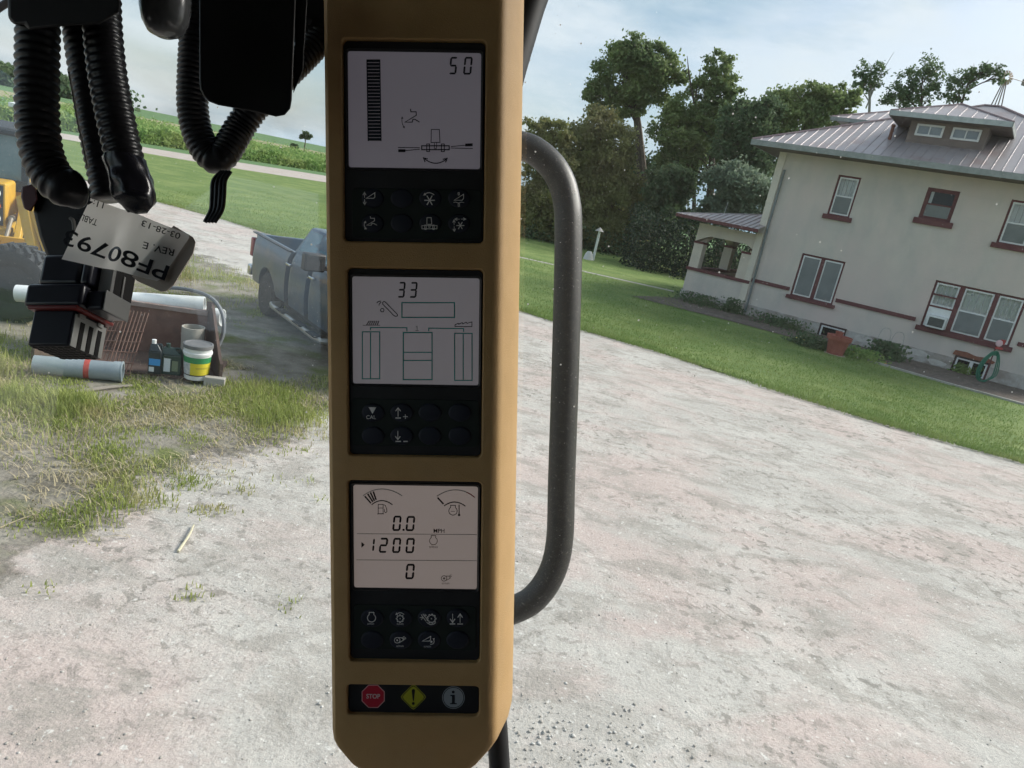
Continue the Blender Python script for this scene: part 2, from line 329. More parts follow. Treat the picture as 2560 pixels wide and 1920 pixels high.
def glass_mat(name, ior=1.5, dust=0.0, tint=(0.93, 0.96, 0.95), gain=1.0):
    m = bpy.data.materials.new(name); m.use_nodes = True; t = m.node_tree; t.nodes.clear(); k = t.links.new
    o = N(t, 'ShaderNodeOutputMaterial'); tr = N(t, 'ShaderNodeBsdfTransparent', i={0: (*tint, 1)}); gl_ = N(t, 'ShaderNodeBsdfGlossy', i={'Roughness': 0.02})
    fr = N(t, 'ShaderNodeFresnel', i={0: ior}); mu = N(t, 'ShaderNodeMath', operation='MULTIPLY', i={1: gain}); mu.use_clamp = True
    ms = N(t, 'ShaderNodeMixShader'); k(fr.outputs[0], mu.inputs[0]); k(mu.outputs[0], ms.inputs[0]); k(tr.outputs[0], ms.inputs[1]); k(gl_.outputs[0], ms.inputs[2]); last = ms
    if dust:
        c = N(t, 'ShaderNodeTexCoord').outputs['Object']
        sx_ = N(t, 'ShaderNodeSeparateXYZ'); k(c, sx_.inputs[0]); cx_ = N(t, 'ShaderNodeCombineXYZ'); k(sx_.outputs[0], cx_.inputs[0]); k(sx_.outputs[2], cx_.inputs[1]); c2_ = cx_.outputs[0]
        vo = N(t, 'ShaderNodeTexVoronoi', voronoi_dimensions='2D', i={'Scale': 34.0}); k(c2_, vo.inputs['Vector'])
        lt = N(t, 'ShaderNodeMath', operation='LESS_THAN'); k(vo.outputs['Distance'], lt.inputs[0])
        sc = N(t, 'ShaderNodeSeparateColor'); k(vo.outputs['Color'], sc.inputs[0])
        pw_ = N(t, 'ShaderNodeMath', operation='POWER', i={1: 7.0}); k(sc.outputs[0], pw_.inputs[0])
        ms2 = N(t, 'ShaderNodeMath', operation='MULTIPLY', i={1: 0.042}); k(pw_.outputs[0], ms2.inputs[0]); k(ms2.outputs[0], lt.inputs[1])
        nz = N(t, 'ShaderNodeTexNoise', i={'Scale': 3.0, 'Detail': 4.0}); k(c, nz.inputs['Vector'])
        fl = N(t, 'ShaderNodeMapRange', i={'From Min': 0.35, 'From Max': 0.7, 'To Min': dust * 0.55, 'To Max': dust}); k(nz.outputs[0], fl.inputs[0])
        vo2 = N(t, 'ShaderNodeTexVoronoi', voronoi_dimensions='2D', i={'Scale': 190.0}); k(c2_, vo2.inputs['Vector'])
        l2 = N(t, 'ShaderNodeMath', operation='LESS_THAN'); k(vo2.outputs['Distance'], l2.inputs[0])
        s2 = N(t, 'ShaderNodeSeparateColor'); k(vo2.outputs['Color'], s2.inputs[0])
        p2 = N(t, 'ShaderNodeMath', operation='POWER', i={1: 12.0}); k(s2.outputs[1], p2.inputs[0])
        m2 = N(t, 'ShaderNodeMath', operation='MULTIPLY', i={1: 0.10}); k(p2.outputs[0], m2.inputs[0]); k(m2.outputs[0], l2.inputs[1])
        s3 = N(t, 'ShaderNodeMath', operation='MULTIPLY', i={1: 0.6}); k(l2.outputs[0], s3.inputs[0])
        a1 = N(t, 'ShaderNodeMath', operation='MAXIMUM'); k(lt.outputs[0], a1.inputs[0]); k(s3.outputs[0], a1.inputs[1])
        a2 = N(t, 'ShaderNodeMath', operation='MAXIMUM'); k(a1.outputs[0], a2.inputs[0]); k(fl.outputs[0], a2.inputs[1])
        df = N(t, 'ShaderNodeBsdfDiffuse', i={0: (0.72, 0.70, 0.66, 1)}); tl = N(t, 'ShaderNodeBsdfTranslucent', i={0: (0.72, 0.70, 0.66, 1)})
        dm = N(t, 'ShaderNodeMixShader', i={0: 0.5}); k(df.outputs[0], dm.inputs[1]); k(tl.outputs[0], dm.inputs[2])
        fm = N(t, 'ShaderNodeMixShader'); k(a2.outputs[0], fm.inputs[0]); k(ms.outputs[0], fm.inputs[1]); k(dm.outputs[0], fm.inputs[2]); last = fm
    k(last.outputs[0], o.inputs[0]); MATS[name] = m; return m
PANE = glass_mat('window_glass', 1.45)

house = thing('stucco_house', 'pale stucco two storey house with maroon trim and grey metal hip roof', 'house', HP, HA)
HW, HD, EZ, OV = 11.4, 10.8, 6.75, 1.1               # width, depth, eave height, overhang
# windows on the front: s0, s1, z0, z1
W = {'a': (2.13, 2.95, 4.55, 6.03), 'b': (5.20, 6.22, 4.98, 6.05), 'c': (7.75, 8.62, 4.60, 6.05),
     'd': (1.68, 3.32, 1.28, 2.95), 't': (6.42, 9.20, 1.32, 2.99), 'e': (3.12, 4.12, 0.05, 0.52), 'f': (7.80, 8.90, 0.05, 0.62)}
b = MB(); ss = sorted({0, HW} | {w[i] for w in W.values() for i in (0, 1)}); zz = sorted({0.5, EZ} | {w[i] for w in W.values() for i in (2, 3) if w[i] > 0.5})
def hole(s, z): return any(w[0] < s < w[1] and w[2] < z < w[3] for w in W.values())
for s0, s1 in zip(ss, ss[1:]):
    for z0, z1 in zip(zz, zz[1:]):
        if not hole((s0 + s1) / 2, (z0 + z1) / 2): b.add([(s0, 0, z0), (s1, 0, z0), (s1, 0, z1), (s0, 0, z1)], [(0, 1, 2, 3)])
for s0, s1, z0, z1 in W.values():
    if z1 > 0.6 or True:
        b.add([(s0, 0, z0), (s1, 0, z0), (s1, 0, z1), (s0, 0, z1), (s0, .35, z0), (s1, .35, z0), (s1, .35, z1), (s0, .35, z1)], [(0, 4, 5, 1), (1, 5, 6, 2), (2, 6, 7, 3), (3, 7, 4, 0)])
b.add([(0, 0, .5), (0, HD, .5), (0, HD, EZ), (0, 0, EZ)], [(0, 3, 2, 1)]); b.add([(HW, 0, .5), (HW, HD, .5), (HW, HD, EZ), (HW, 0, EZ)], [(0, 1, 2, 3)])
b.add([(0, HD, .5), (HW, HD, .5), (HW, HD, EZ), (0, HD, EZ)], [(0, 3, 2, 1)])
b.build('wall', STUCCO, house, smooth=0)
b = MB()
for s0, s1 in ((-.05, 3.12), (4.12, 7.80), (8.90, HW + .05)):
    b.add([(s0, -.05, 0), (s1, -.05, 0), (s1, -.05, .5), (s0, -.05, .5), (s0, .3, .5), (s1, .3, .5)], [(0, 1, 2, 3), (3, 2, 5, 4)])
b.add([(3.12, -.05, 0), (3.12, .3, 0), (3.12, .3, .5), (3.12, -.05, .5)], [(0, 1, 2, 3)]); b.add([(7.8, -.05, 0), (7.8, .3, 0), (7.8, .3, .5), (7.8, -.05, .5)], [(0, 1, 2, 3)])
b.add([(4.12, -.05, 0), (4.12, .3, 0), (4.12, .3, .5), (4.12, -.05, .5)], [(0, 1, 2, 3)]); b.add([(8.9, -.05, 0), (8.9, .3, 0), (8.9, .3, .5), (8.9, -.05, .5)], [(0, 1, 2, 3)])
b.add([(-.05, -.05, 0), (-.05, HD, 0), (-.05, HD, .5), (-.05, -.05, .5)], [(0, 3, 2, 1)])
b.build('foundation', FOUND, house, smooth=0)
# old lime patches where the render has come off the foundation
for s0, s1, z0, z1 in ((4.2, 5.3, .18, .47), (5.9, 7.2, .22, .5), (6.9, 7.75, .05, .3), (1.0, 2.6, .1, .42)):
    pts = []; n = 14
    for i in range(n):
        a = 2 * math.pi * i / n; rr = 0.75 + 0.3 * mnoise.noise(Vector((s0 * 3, math.cos(a) * 1.5, math.sin(a) * 1.5)))
        pts.append(((s0 + s1) / 2 + (s1 - s0) / 2 * rr * math.cos(a), -.058, (z0 + z1) / 2 + (z1 - z0) / 2 * rr * math.sin(a)))
    MB().prism(pts, (0, .012, 0)).build('render_patch', mat('lime_render', (0.56, 0.54, 0.50), (0.42, 0.39, 0.36), scale=5, rough=.95, bump=.6), house, smooth=0)
# belt course in its three lengths, and the sills
for s0, s1 in ((0.05, 1.60), (3.40, 6.22), (9.40, HW)): MB().box(s0, s1, -.05, 0.002, 1.42, 1.56).build('belt_course', MAROON, house)
def window(key, sill=0.12, frame=WHITE, mulls=(), upper='bars', trim=MAROON, nbar=4):
    s0, s1, z0, z1 = W[key]; t = 0.07
    w = MB().box(s0, s1, .05, .10, z1 - t, z1).box(s0, s0 + t, .05, .10, z0, z1 - t).box(s1 - t, s1, .05, .10, z0, z1 - t).box(s0 + t, s1 - t, .05, .10, z0, z0 + t * .6).build('window', trim, house, smooth=0)
    if sill: MB().box(s0 - .12, s1 + .12, -.10, .12, z0 - sill, z0 + .002).build('sill', trim, w, bevel=.01)
    edges = [s0 + t] + [q for mll in mulls for q in (mll[0], mll[1])] + [s1 - t]
    for a0, a1 in mulls: MB().box(a0, a1, .03, .11, z0, z1 - t).build('mullion', trim, w)
    for i in range(0, len(edges), 2):
        a0, a1 = edges[i], edges[i + 1]; c0, c1 = z0 + t * .6, z1 - t; f = .055; mid = (c0 + c1) / 2
        MB().box(a0, a0 + f, .06, .095, c0, c1).box(a1 - f, a1, .06, .095, c0, c1).box(a0 + f, a1 - f, .06, .095, c1 - f, c1).box(a0 + f, a1 - f, .06, .095, c0, c0 + f).box(a0 + f, a1 - f, .058, .093, mid - f / 2, mid + f / 2).build('sash', frame, w, smooth=0)
        MB().add([(a0 + f, .085, c0 + f), (a1 - f, .085, c0 + f), (a1 - f, .085, c1 - f), (a0 + f, .085, c1 - f)], [(0, 1, 2, 3)]).build('pane', PANE, w, smooth=0)
        lo = mid if upper in ('bars', 'half') else c0
        if upper == 'bars':
            cols = nbar
            for q in range(1, cols + (1 if a1 - a0 > .9 else 0)):
                n_ = cols + (1 if a1 - a0 > .9 else 0); x = a0 + f + (a1 - a0 - 2 * f) * q / n_
                MB().box(x - .012, x + .012, .075, .092, mid + f / 2, c1 - f).build('glazing_bar', mat('bar_paint', (.35, .36, .36), rough=.6), w, smooth=0)
        if upper in ('bars', 'half'):
            MB().box(a0 + .02, a1 - .02, .20, .21, mid - .2, c1).build('curtain', CURTAIN, w, smooth=0)
        MB().box(a0 + f, a1 - f, .045, .05, c0 + f, (mid - f / 2) if upper != 'dark' else c1 - f).build('insect_screen', SCREEN, w, smooth=0)
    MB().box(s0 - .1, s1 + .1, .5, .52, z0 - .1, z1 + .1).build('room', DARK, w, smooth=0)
    return w
window('a', .17); window('c', .17); window('d', .14, upper='dark', mulls=((2.44, 2.58),))
wb = window('b', .2, frame=MAROON, upper='none')
MB().box(5.33, 5.43, .18, .19, 5.02, 5.95).build('curtain', CURTAIN, wb, smooth=0)
MB().box(5.33, 6.15, .24, .25, 5.02, 5.38).build('curtain', mat('grey_curtain', (.5, .52, .54), rough=.9), wb, smooth=0)
wt = window('t', .17, mulls=((7.22, 7.38), (8.28, 8.42)))
MB().box(6.50, 7.22, .03, .04, 1.36, 2.05).build('panel', WHITE, wt, smooth=0)
for z in (2.05, 2.47): MB().box(6.49, 7.22, .02, .045, z, z + .06).build('rail', MAROON, wt, smooth=0)
for key, n in (('e', 1), ('f', 2)):
    s0, s1, z0, z1 = W[key]; w = MB().box(s0, s1, -.02, .04, z1 - .07, z1).box(s0, s0 + .06, -.02, .04, z0, z1 - .07).box(s1 - .06, s1, -.02, .04, z0, z1 - .07).build('basement_window', mat('dark_frame', (.06, .035, .035), rough=.8), house, smooth=0)
    for i in range(n):
        a0 = s0 + .07 + (s1 - s0 - .14) * i / n; a1 = s0 + .07 + (s1 - s0 - .14) * (i + 1) / n; f = .055
        MB().box(a0, a0 + f, 0, .05, z0, z1 - .07).box(a1 - f, a1, 0, .05, z0, z1 - .07).box(a0 + f, a1 - f, 0, .05, z1 - .07 - f, z1 - .07).build('sash', WHITE, w, smooth=0)
        MB().add([(a0 + f, .03, z0), (a1 - f, .03, z0), (a1 - f, .03, z1 - .125), (a0 + f, .03, z1 - .125)], [(0, 1, 2, 3)]).build('pane', PANE, w, smooth=0)
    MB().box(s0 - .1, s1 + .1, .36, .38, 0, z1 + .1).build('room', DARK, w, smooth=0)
b = MB(); pts = [(7.7, -.06, .62), (7.75, -.06, .78), (8.1, -.06, .80), (8.4, -.06, .74), (8.75, -.06, .78), (9.0, -.06, .70), (8.95, -.06, .62)]
b.prism(pts, (0, .058, 0)).build('brick_lintel', mat('old_brick', (.26, .10, .06), (.20, .085, .06), scale=8, rough=.95), house, smooth=0)
# roof: four planes with a small thickness, ribs, caps, fascia
def roof_z(v, z0=EZ, slope=0.485, ov=OV): return z0 + slope * (v + ov)
RS0, RS1, RV = 5.4, 6.0, 5.4; RZ = roof_z(RV)
e0, e1, e2, e3 = (-OV, -OV, EZ), (HW + OV, -OV, EZ), (HW + OV, HD + OV, EZ), (-OV, HD + OV, EZ); ra, rb = (RS0, RV, RZ), (RS1, RV, RZ)
roof = MB().add([e0, e1, e2, e3, ra, rb], [(0, 1, 5, 4), (1, 2, 5), (2, 3, 4, 5), (3, 0, 4)]).build('roof', METAL, house, smooth=0)
def rib(parent, p, q, r=.016, h=.02, name='rib', m=METAL):
    p, q = Vector(p), Vector(q); d = (q - p).normalized(); w = d.cross(Vector((0, 0, 1))).normalized(); u = w.cross(d)
    a = [p - w * r - u * .004, p + w * r - u * .004, p + w * r * .5 + u * h, p - w * r * .5 + u * h]
    return MB().prism(a, q - p).build(name, m, parent, smooth=0)
x = -OV + .3
while x < HW + OV:
    vmax = min(x, RV) if x < RS0 else (RV if x <= RS1 else RV - (x - RS1) / (HW + OV - RS1) * (RV + OV))
    vmax = min(vmax, RV)
    if 3.75 < x < 6.5: vmax = min(vmax, .45)
    if vmax > -OV + .1: rib(roof, (x, -OV + .01, EZ + .005), (x, vmax, roof_z(vmax)))
    x += .31
CAPM = mat('hip_cap_metal', (.24, .15, .155), (.30, .22, .22), scale=6, rough=.5)
for p, q in ((e0, ra), (e1, rb), (ra, rb)): rib(roof, p, q, .07, .05, 'hip_cap', CAPM)
def fascia_run(p, q, h, parent, m=FASCIA, th=.03, name='fascia'):
    p, q = Vector(p), Vector(q); d = (q - p).normalized(); w = Vector((d.y, -d.x, 0))
    return MB().prism([p, q, q - Vector((0, 0, h)), p - Vector((0, 0, h))], w * th).build(name, m, parent, smooth=0)
fascia_run((-OV, -OV, EZ), (HW + OV, -OV, EZ), .20, roof); fascia_run((-OV, HD + OV, EZ), (-OV, -OV, EZ), .20, roof)
MB().add([(-OV, -OV, EZ - .19), (HW + OV, -OV, EZ - .19), (HW + OV, HD + OV, EZ - .19), (-OV, HD + OV, EZ - .19)], [(0, 1, 2, 3)]).build('soffit', SOFFIT, house, smooth=0)
MB().lathe([(.06, 0), (.06, .55), (.075, .55), (.075, .62), (.0, .62)], Matrix.Translation((3.35, .55, roof_z(.55) - .1)), 12).build('vent_pipe', mat('rust_pipe', (.16, .07, .05), rough=.8), house)
# front dormer
DV, D0, D1, DE, DO = .5, 3.9, 6.37, 8.43, .65
MB().box(D0, D1, DV, 3.5, 7.2, DE).build('dormer', SIDING, house, smooth=0)
dz = (D1 - D0) / 2 + DO; dm = (D0 + D1) / 2; dap = (dm, DV - DO + dz, DE + dz * .40)
dr = MB().add([(D0 - DO, DV - DO, DE), (D1 + DO, DV - DO, DE), dap, (D0 - DO, 5, DE), (D1 + DO, 5, DE), (dm, 5, dap[2])], [(0, 1, 2), (1, 4, 5, 2), (3, 0, 2, 5)]).build('dormer_roof', METAL, house, smooth=0)
MB().add([(D0 - DO, DV - DO, DE - .16), (D1 + DO, DV - DO, DE - .16), (D1 + DO, 3, DE - .16), (D0 - DO, 3, DE - .16)], [(0, 1, 2, 3)]).build('soffit', SOFFIT, dr, smooth=0)
fascia_run((D0 - DO, DV - DO, DE), (D1 + DO, DV - DO, DE), .17, dr, mat('pale_fascia', (.42, .45, .45), (.34, .37, .37), scale=5, rough=.8)); fascia_run((D0 - DO, 3, DE), (D0 - DO, DV - DO, DE), .17, dr); fascia_run((D1 + DO, DV - DO, DE), (D1 + DO, 3, DE), .17, dr)
x = D0 - DO + .25
while x < D1 + DO:
    hgt = dz - abs(x - dm)
    if hgt > .1: rib(dr, (x, DV - DO + .01, DE + .004), (x, DV - DO + hgt, DE + hgt * .40))
    x += .38
rib(dr, (D0 - DO, DV - DO, DE), dap, .06, .04, 'hip_cap', CAPM); rib(dr, (D1 + DO, DV - DO, DE), dap, .06, .04, 'hip_cap', CAPM)
for a0, a1 in ((4.13, 5.02), (5.28, 6.17)):
    z0, z1, v = 7.78, 8.18, DV; f = .065
    w = MB().box(a0, a1, v - .05, v, z1 - f, z1).box(a0, a1, v - .05, v, z0, z0 + f).box(a0, a0 + f, v - .05, v, z0 + f, z1 - f).box(a1 - f, a1, v - .05, v, z0 + f, z1 - f).box((a0 + a1) / 2 - .02, (a0 + a1) / 2 + .02, v - .045, v, z0 + f, z1 - f).build('dormer_window', WHITE, house, smooth=0)
    for c0, c1 in ((a0 + f, (a0 + a1) / 2 - .02), ((a0 + a1) / 2 + .02, a1 - f)):
        MB().add([(c0, v - .02, z0 + f), (c1, v - .02, z0 + f), (c1, v - .02, z1 - f), (c0, v - .02, z1 - f)], [(0, 1, 2, 3)]).build('pane', mat('dormer_pane', (.16, .19, .21), (.24, .27, .29), scale=1.5, rough=.08, spec=.6), w, smooth=0)
# dormer on the left slope
MB().box(.9, 3.5, 4.0, 6.8, 7.4, 8.55).build('dormer', SIDING, house, smooth=0)
lr = MB().add([(.3, 3.4, 8.58), (.3, 7.4, 8.58), (2.1, 5.4, 9.35), (5, 3.4, 8.58), (5, 7.4, 8.58), (5, 5.4, 9.35)], [(1, 0, 2), (0, 3, 5, 2), (4, 1, 2, 5)]).build('dormer_roof', METAL, house, smooth=0)
fascia_run((.3, 3.4, 8.58), (5, 3.4, 8.58), .15, lr); rib(lr, (.3, 3.4, 8.58), (2.1, 5.4, 9.35), .06, .04, 'hip_cap', CAPM)
for i in range(10):
    x = .55 + .38 * i; v = 3.4 + min(x - .3, 1.8) / 1.8 * 2.0; rib(lr, (x, 3.41, 8.585), (x, v, 8.58 + (v - 3.4) / 2 * .77))
# downspout
MB().box(-.26, .02, -.05, .3, .42, EZ - .2).box(-.30, .04, -.09, .3, 0, .42).build('corner_pilaster', mat('cream_stucco', (.66, .60, .50), (.58, .54, .47), scale=2, rough=.95), house, smooth=0)
MB().tube([(.13, -.10, 5.9), (.12, -.08, 5.5), (.11, -.08, 3.4), (.12, -.11, 3.2), (.12, -.08, 3.0), (.16, -.09, 1.0), (.17, -.1, .15)], .045, 8).build('downspout', mat('downspout_metal', (.17, .20, .20), (.13, .15, .15), scale=3, rough=.5), house)
# ---- porch on the left end
PS = -2.78
pw_ = MB().box(PS, 0, 0, .28, .42, 1.30).box(PS, PS + .28, .28, 8.0, .42, 1.30).build('porch_wall', STUCCO, house, smooth=0)
MB().box(PS - .05, -.05, -.05, .3, 0, .42).box(PS - .05, PS + .3, .3, 8.0, 0, .42).build('porch_foundation', FOUND, house, smooth=0)
MB().box(PS - .06, -.002, -.06, .34, 1.30, 1.43).box(PS - .06, PS + .34, .34, 8.0, 1.30, 1.43).build('porch_rail_cap', MAROON, house, smooth=0)
MB().box(PS + .3, -.05, .3, 8, .55, .6).build('porch_floor', CONC, house, smooth=0)
for s, v in ((PS, 0.0), (PS, 3.6), (PS, 7.4), (-.42, 7.4), (-.66, 0.0)):
    c = MB().box(s, s + .42, v, v + .42, 1.43, 2.45).build('porch_column', mat('warm_stucco', (.62, .55, .46), (.54, .48, .41), scale=2, rough=.95, bump=.4), house, smooth=0)
    MB().box(s - .02, s + .44, v - .02, v + .44, 2.45, 2.53).build('band', MAROON, c, smooth=0)
def arch(s0, s1, v, along):                          # arched beam over an opening
    n = 16; low = []
    for i in range(n + 1):
        s = s0 + (s1 - s0) * i / n; low.append((s, 2.53 + .30 * min(1, math.sin(math.pi * i / n) * 1.6)))
    pr = low + [(s1, 3.30), (s0, 3.30)]
    if along == 's': return MB().prism([(s, v, z) for s, z in pr], (0, .35, 0))
    return MB().prism([(v, s, z) for s, z in pr], (.35, 0, 0))
arch(PS, 0, .03, 's').build('porch_beam', MATS['warm_stucco'], house, smooth=0)
arch(.4, 4.0, PS + .03, 'v').build('porch_beam', MATS['warm_stucco'], house, smooth=0); arch(4.0, 7.8, PS + .03, 'v').build('porch_beam', MATS['warm_stucco'], house, smooth=0); arch(PS, 0, 7.43, 's').build('porch_beam', MATS['warm_stucco'], house, smooth=0)
po = .78; pz = 3.50; run = -PS + po; ptop = pz + run * .24
q0, q1, q2 = (PS - po, -po, pz), (0, -po, pz), (0, -po + run, ptop); q3, q4 = (PS - po, 9, pz), (0, 9 - run, ptop)
prf = MB().add([q0, q1, q2, q3, q4], [(0, 1, 2), (3, 0, 2, 4)]).build('porch_roof', METAL, house, smooth=0)
x = PS - po + .2
while x < -.05:
    hgt = x - (PS - po); rib(prf, (x, -po + .01, pz + .004), (x, -po + hgt, pz + hgt * .24), .02, .028); x += .24
rib(prf, q0, q2, .05, .03, 'hip_cap')
fascia_run(q0, q1, .13, prf, MAROON); fascia_run(q3, q0, .13, prf, MAROON)
MB().add([(PS - po, -po, pz - .12), (0, -po, pz - .12), (0, 9, pz - .12), (PS - po, 9, pz - .12)], [(0, 1, 2, 3)]).build('soffit', SOFFIT, prf, smooth=0)
MB().tube([(-2.0, 0.4, pz + .2), (-1.96, .42, pz + .85)], .008, 5).build('lightning_rod', WHITE, house)
def hpt(s, v, z=0.0): return HP + Vector((math.cos(HA), math.sin(HA), 0)) * s + Vector((-math.sin(HA), math.cos(HA), 0)) * v + Vector((0, 0, z))
# window air conditioner
ac = thing('air_conditioner', 'white window air conditioner below the left sash of the triple window', 'air conditioner', hpt(6.9, -.1, 1.36), HA)
MB().box(-.30, .30, -.30, .16, 0, .42).build('case', WHITE, ac, bevel=.015)
MB().box(-.24, .24, -.315, -.30, .06, .36).build('grille', mat('ac_grille', (.05, .055, .05), (.10, .105, .10), scale=60, rough=.7, stretch=((.05, 1, 1), (0, 0, 0))), ac, smooth=0)

# ------------------------------------------------------------------ bed along the house
BED = [(3.8, 28.1), (5.6, 27.4), (7.98, 26.4), (9.9, 25.3), (11.5, 23.6), (13.1, 22.3), (15.7, 20.7), (18.5, 19.0), (20.5, 21.8), (8.9, 29.6), (6.5, 31.4), (5.0, 29.5)]
sheet('flower_bed', BED, 0.05, MULCH, ragged=.08)
b = MB(); cp = [Vector((x, y, 0.02)) for x, y in ((11.2, 23.75), (13.0, 22.2), (15.6, 20.55), (18.3, 18.9))]
for p, q in zip(cp, cp[1:]):
    d = (q - p).normalized(); w = Vector((-d.y, d.x, 0)) * .06; b.prism([p - w, q - w, q + w, p + w], (0, 0, .07))
tag(b.build('bed_edging', CONC, smooth=0), 'thin concrete kerb edging the soil bed along the house lawn', 'edging')
# ------------------------------------------------------------------ leaves, trees, shrubs, grass
def leaf_mat(name, a, b_, c=None, trans=0.45):
    f = 2.4; a, b_ = [tuple(q * f for q in t) for t in (a, b_)]; c = tuple(q * f for q in c) if c else None
    return mat(name, a, b_, scale=0.9, rough=0.65, spec=0.25, trans=trans, c3=c, s3=0.35, lo3=.42, hi3=.66, lo=.3, hi=.7)
LF_A = leaf_mat('cottonwood_leaves', (0.050, 0.074, 0.034), (0.085, 0.112, 0.050), (0.105, 0.130, 0.050))
LF_B = leaf_mat('olive_leaves', (0.085, 0.092, 0.034), (0.125, 0.130, 0.052), (0.11, 0.10, 0.05))
LF_C = leaf_mat('dark_leaves', (0.034, 0.056, 0.030), (0.058, 0.084, 0.042), (0.066, 0.09, 0.046))
LF_D = leaf_mat('hedgerow_leaves', (0.06, 0.11, 0.03), (0.11, 0.17, 0.05), (0.14, 0.17, 0.06))
LF_E = leaf_mat('bluish_leaves', (0.07, 0.095, 0.065), (0.11, 0.135, 0.095))
BARK = mat('bark', (0.085, 0.065, 0.05), (0.13, 0.105, 0.085), scale=3, rough=.95, bump=.6)
PALEBARK = mat('pale_bark', (0.30, 0.28, 0.25), (0.22, 0.2, 0.18), scale=3, rough=.95)
def leaf_quads(C, size, aspect=0.6, droop=0.0):
    """C (n,3) leaf centres -> quads with random facing"""
    n = len(C); a = rng.normal(size=(n, 3)); a[:, 2] -= droop; a /= np.linalg.norm(a, axis=1)[:, None]
    h = rng.normal(size=(n, 3)); h -= (h * a).sum(1)[:, None] * a; h /= np.linalg.norm(h, axis=1)[:, None]
    s = size * rng.uniform(.6, 1.3, n)[:, None]; A = a * s * .5; B = h * s * .5 * aspect
    V = np.stack([C - A, C - A * .1 + B, C + A, C - A * .1 - B], 1).reshape(-1, 3)
    return V, np.arange(4 * n).reshape(n, 4)
def blob_points(c, r, n, clumps, spread=.33):
    """clustered points in an ellipsoid, thinner inside"""
    k = max(3, clumps); u = rng.normal(size=(k, 3)); u /= np.linalg.norm(u, axis=1)[:, None]; u *= rng.uniform(.35, 1.0, k)[:, None] ** .6
    w = rng.integers(0, k, n); p = u[w] + rng.normal(size=(n, 3)) * spread * .5
    return np.asarray(c) + p * np.asarray(r)
def tree(name, label, Y, trunk, blobs, m, leaf=.34, dens=1.0, bark=BARK, r0=.35, group=None, cat='tree', droop=0.0, branches=True, base=None, bare=()):
    """trunk: pixel points from the ground up, blobs: (x, y, rx, ry) as seen from the yard at distance Y"""
    sc = Y / FPX * 1.06
    tp = [atY(x, y, Y) for x, y in trunk]; tp[0].z = -.05 if base is None else base
    o = thing(name, label, cat, (tp[0].x, tp[0].y, 0), 0, group)
    b = MB(); sp = spline(tp, 5) if len(tp) > 2 else tp
    b.tube(sp, [r0 * (1 - .8 * i / (len(sp) - 1)) for i in range(len(sp))], 8)
    P = []
    for bl in blobs:
        x, y, rx, ry = bl[:4]; dy = bl[4] if len(bl) > 4 else 0.0
        c = atY(x, y, Y + dy); r = (rx * sc, (rx + ry) * .42 * sc, ry * sc)
        n = int(dens * 5.2 * (rx * ry) * .32 * (.34 / leaf) ** 2 * (Y / 55.0) ** 2)
        P.append(blob_points(c, r, max(60, n), int(9 + rx * ry / 170)))
        if branches:
            j = min(range(len(sp)), key=lambda i: (sp[i] - c).length + max(0, sp[i].z - c.z + 1) * 3)
            a = sp[j]; mid = (a + c) / 2 + Vector((0, 0, .08 * (c - a).length)); rr = r0 * .28
            b.tube(spline([a, mid, c], 4), [rr * (1 - .8 * i / 8) for i in range(9)], 5)
            for _ in range(3):
                e = c + Vector([random.uniform(-.8, .8) * q for q in r]); b.tube([mid, (mid + e) / 2 + Vector((0, 0, .15)), e], [rr * .5, rr * .35, rr * .1], 4)
    for pts in bare:                                  # leafless limbs
        q = spline([atY(x, y, Y) for x, y in pts], 4); b.tube(q, [r0 * .3 * (1 - .85 * i / (len(q) - 1)) for i in range(len(q))], 5)
    b.build('trunk', bark, o, world=True)
    C = np.concatenate(P); C = C[C[:, 2] > .15]; C -= np.array(MW[o.name].translation)
    V, F_ = leaf_quads(C, leaf, .62, droop); mesh_np('crown', V, F_, m, o)
    return o
tree('cottonwood_tree', 'tallest broad tree with a rounded dome above the lawn, left of the house', 56, [(1612, 640), (1608, 480), (1596, 330), (1590, 270), (1592, 190)],
     [(1602, 148, 68, 42), (1552, 182, 55, 52), (1648, 186, 48, 48), (1520, 232, 48, 34), (1608, 232, 56, 42), (1700, 196, 24, 18), (1562, 272, 42, 22), (1482, 233, 22, 16), (1575, 125, 40, 22), (1640, 135, 35, 25)], LF_A, leaf=.27, dens=.55, r0=.5)
tree('willow_tree', 'bushy olive green tree drooping in front of the tallest tree', 52, [(1520, 640), (1515, 520), (1505, 400), (1498, 320)],
     [(1500, 318, 62, 42), (1450, 372, 55, 48), (1545, 378, 48, 52), (1500, 430, 75, 55), (1460, 500, 75, 58), (1545, 500, 65, 60), (1500, 570, 100, 45), (1590, 560, 45, 55), (1420, 560, 50, 50)], LF_B, leaf=.22, dens=.55, r0=.35, droop=.6)
tree('scrub_tree', 'small wispy tree with thin branches beside the grab handle', 50, [(1395, 640), (1390, 500), (1375, 400), (1350, 330)],
     [(1345, 306, 30, 18), (1385, 335, 42, 30), (1335, 350, 38, 28), (1405, 395, 45, 35), (1340, 410, 45, 32), (1370, 470, 50, 42), (1325, 510, 45, 55), (1390, 560, 45, 45)], LF_B, leaf=.24, dens=.45, r0=.2)
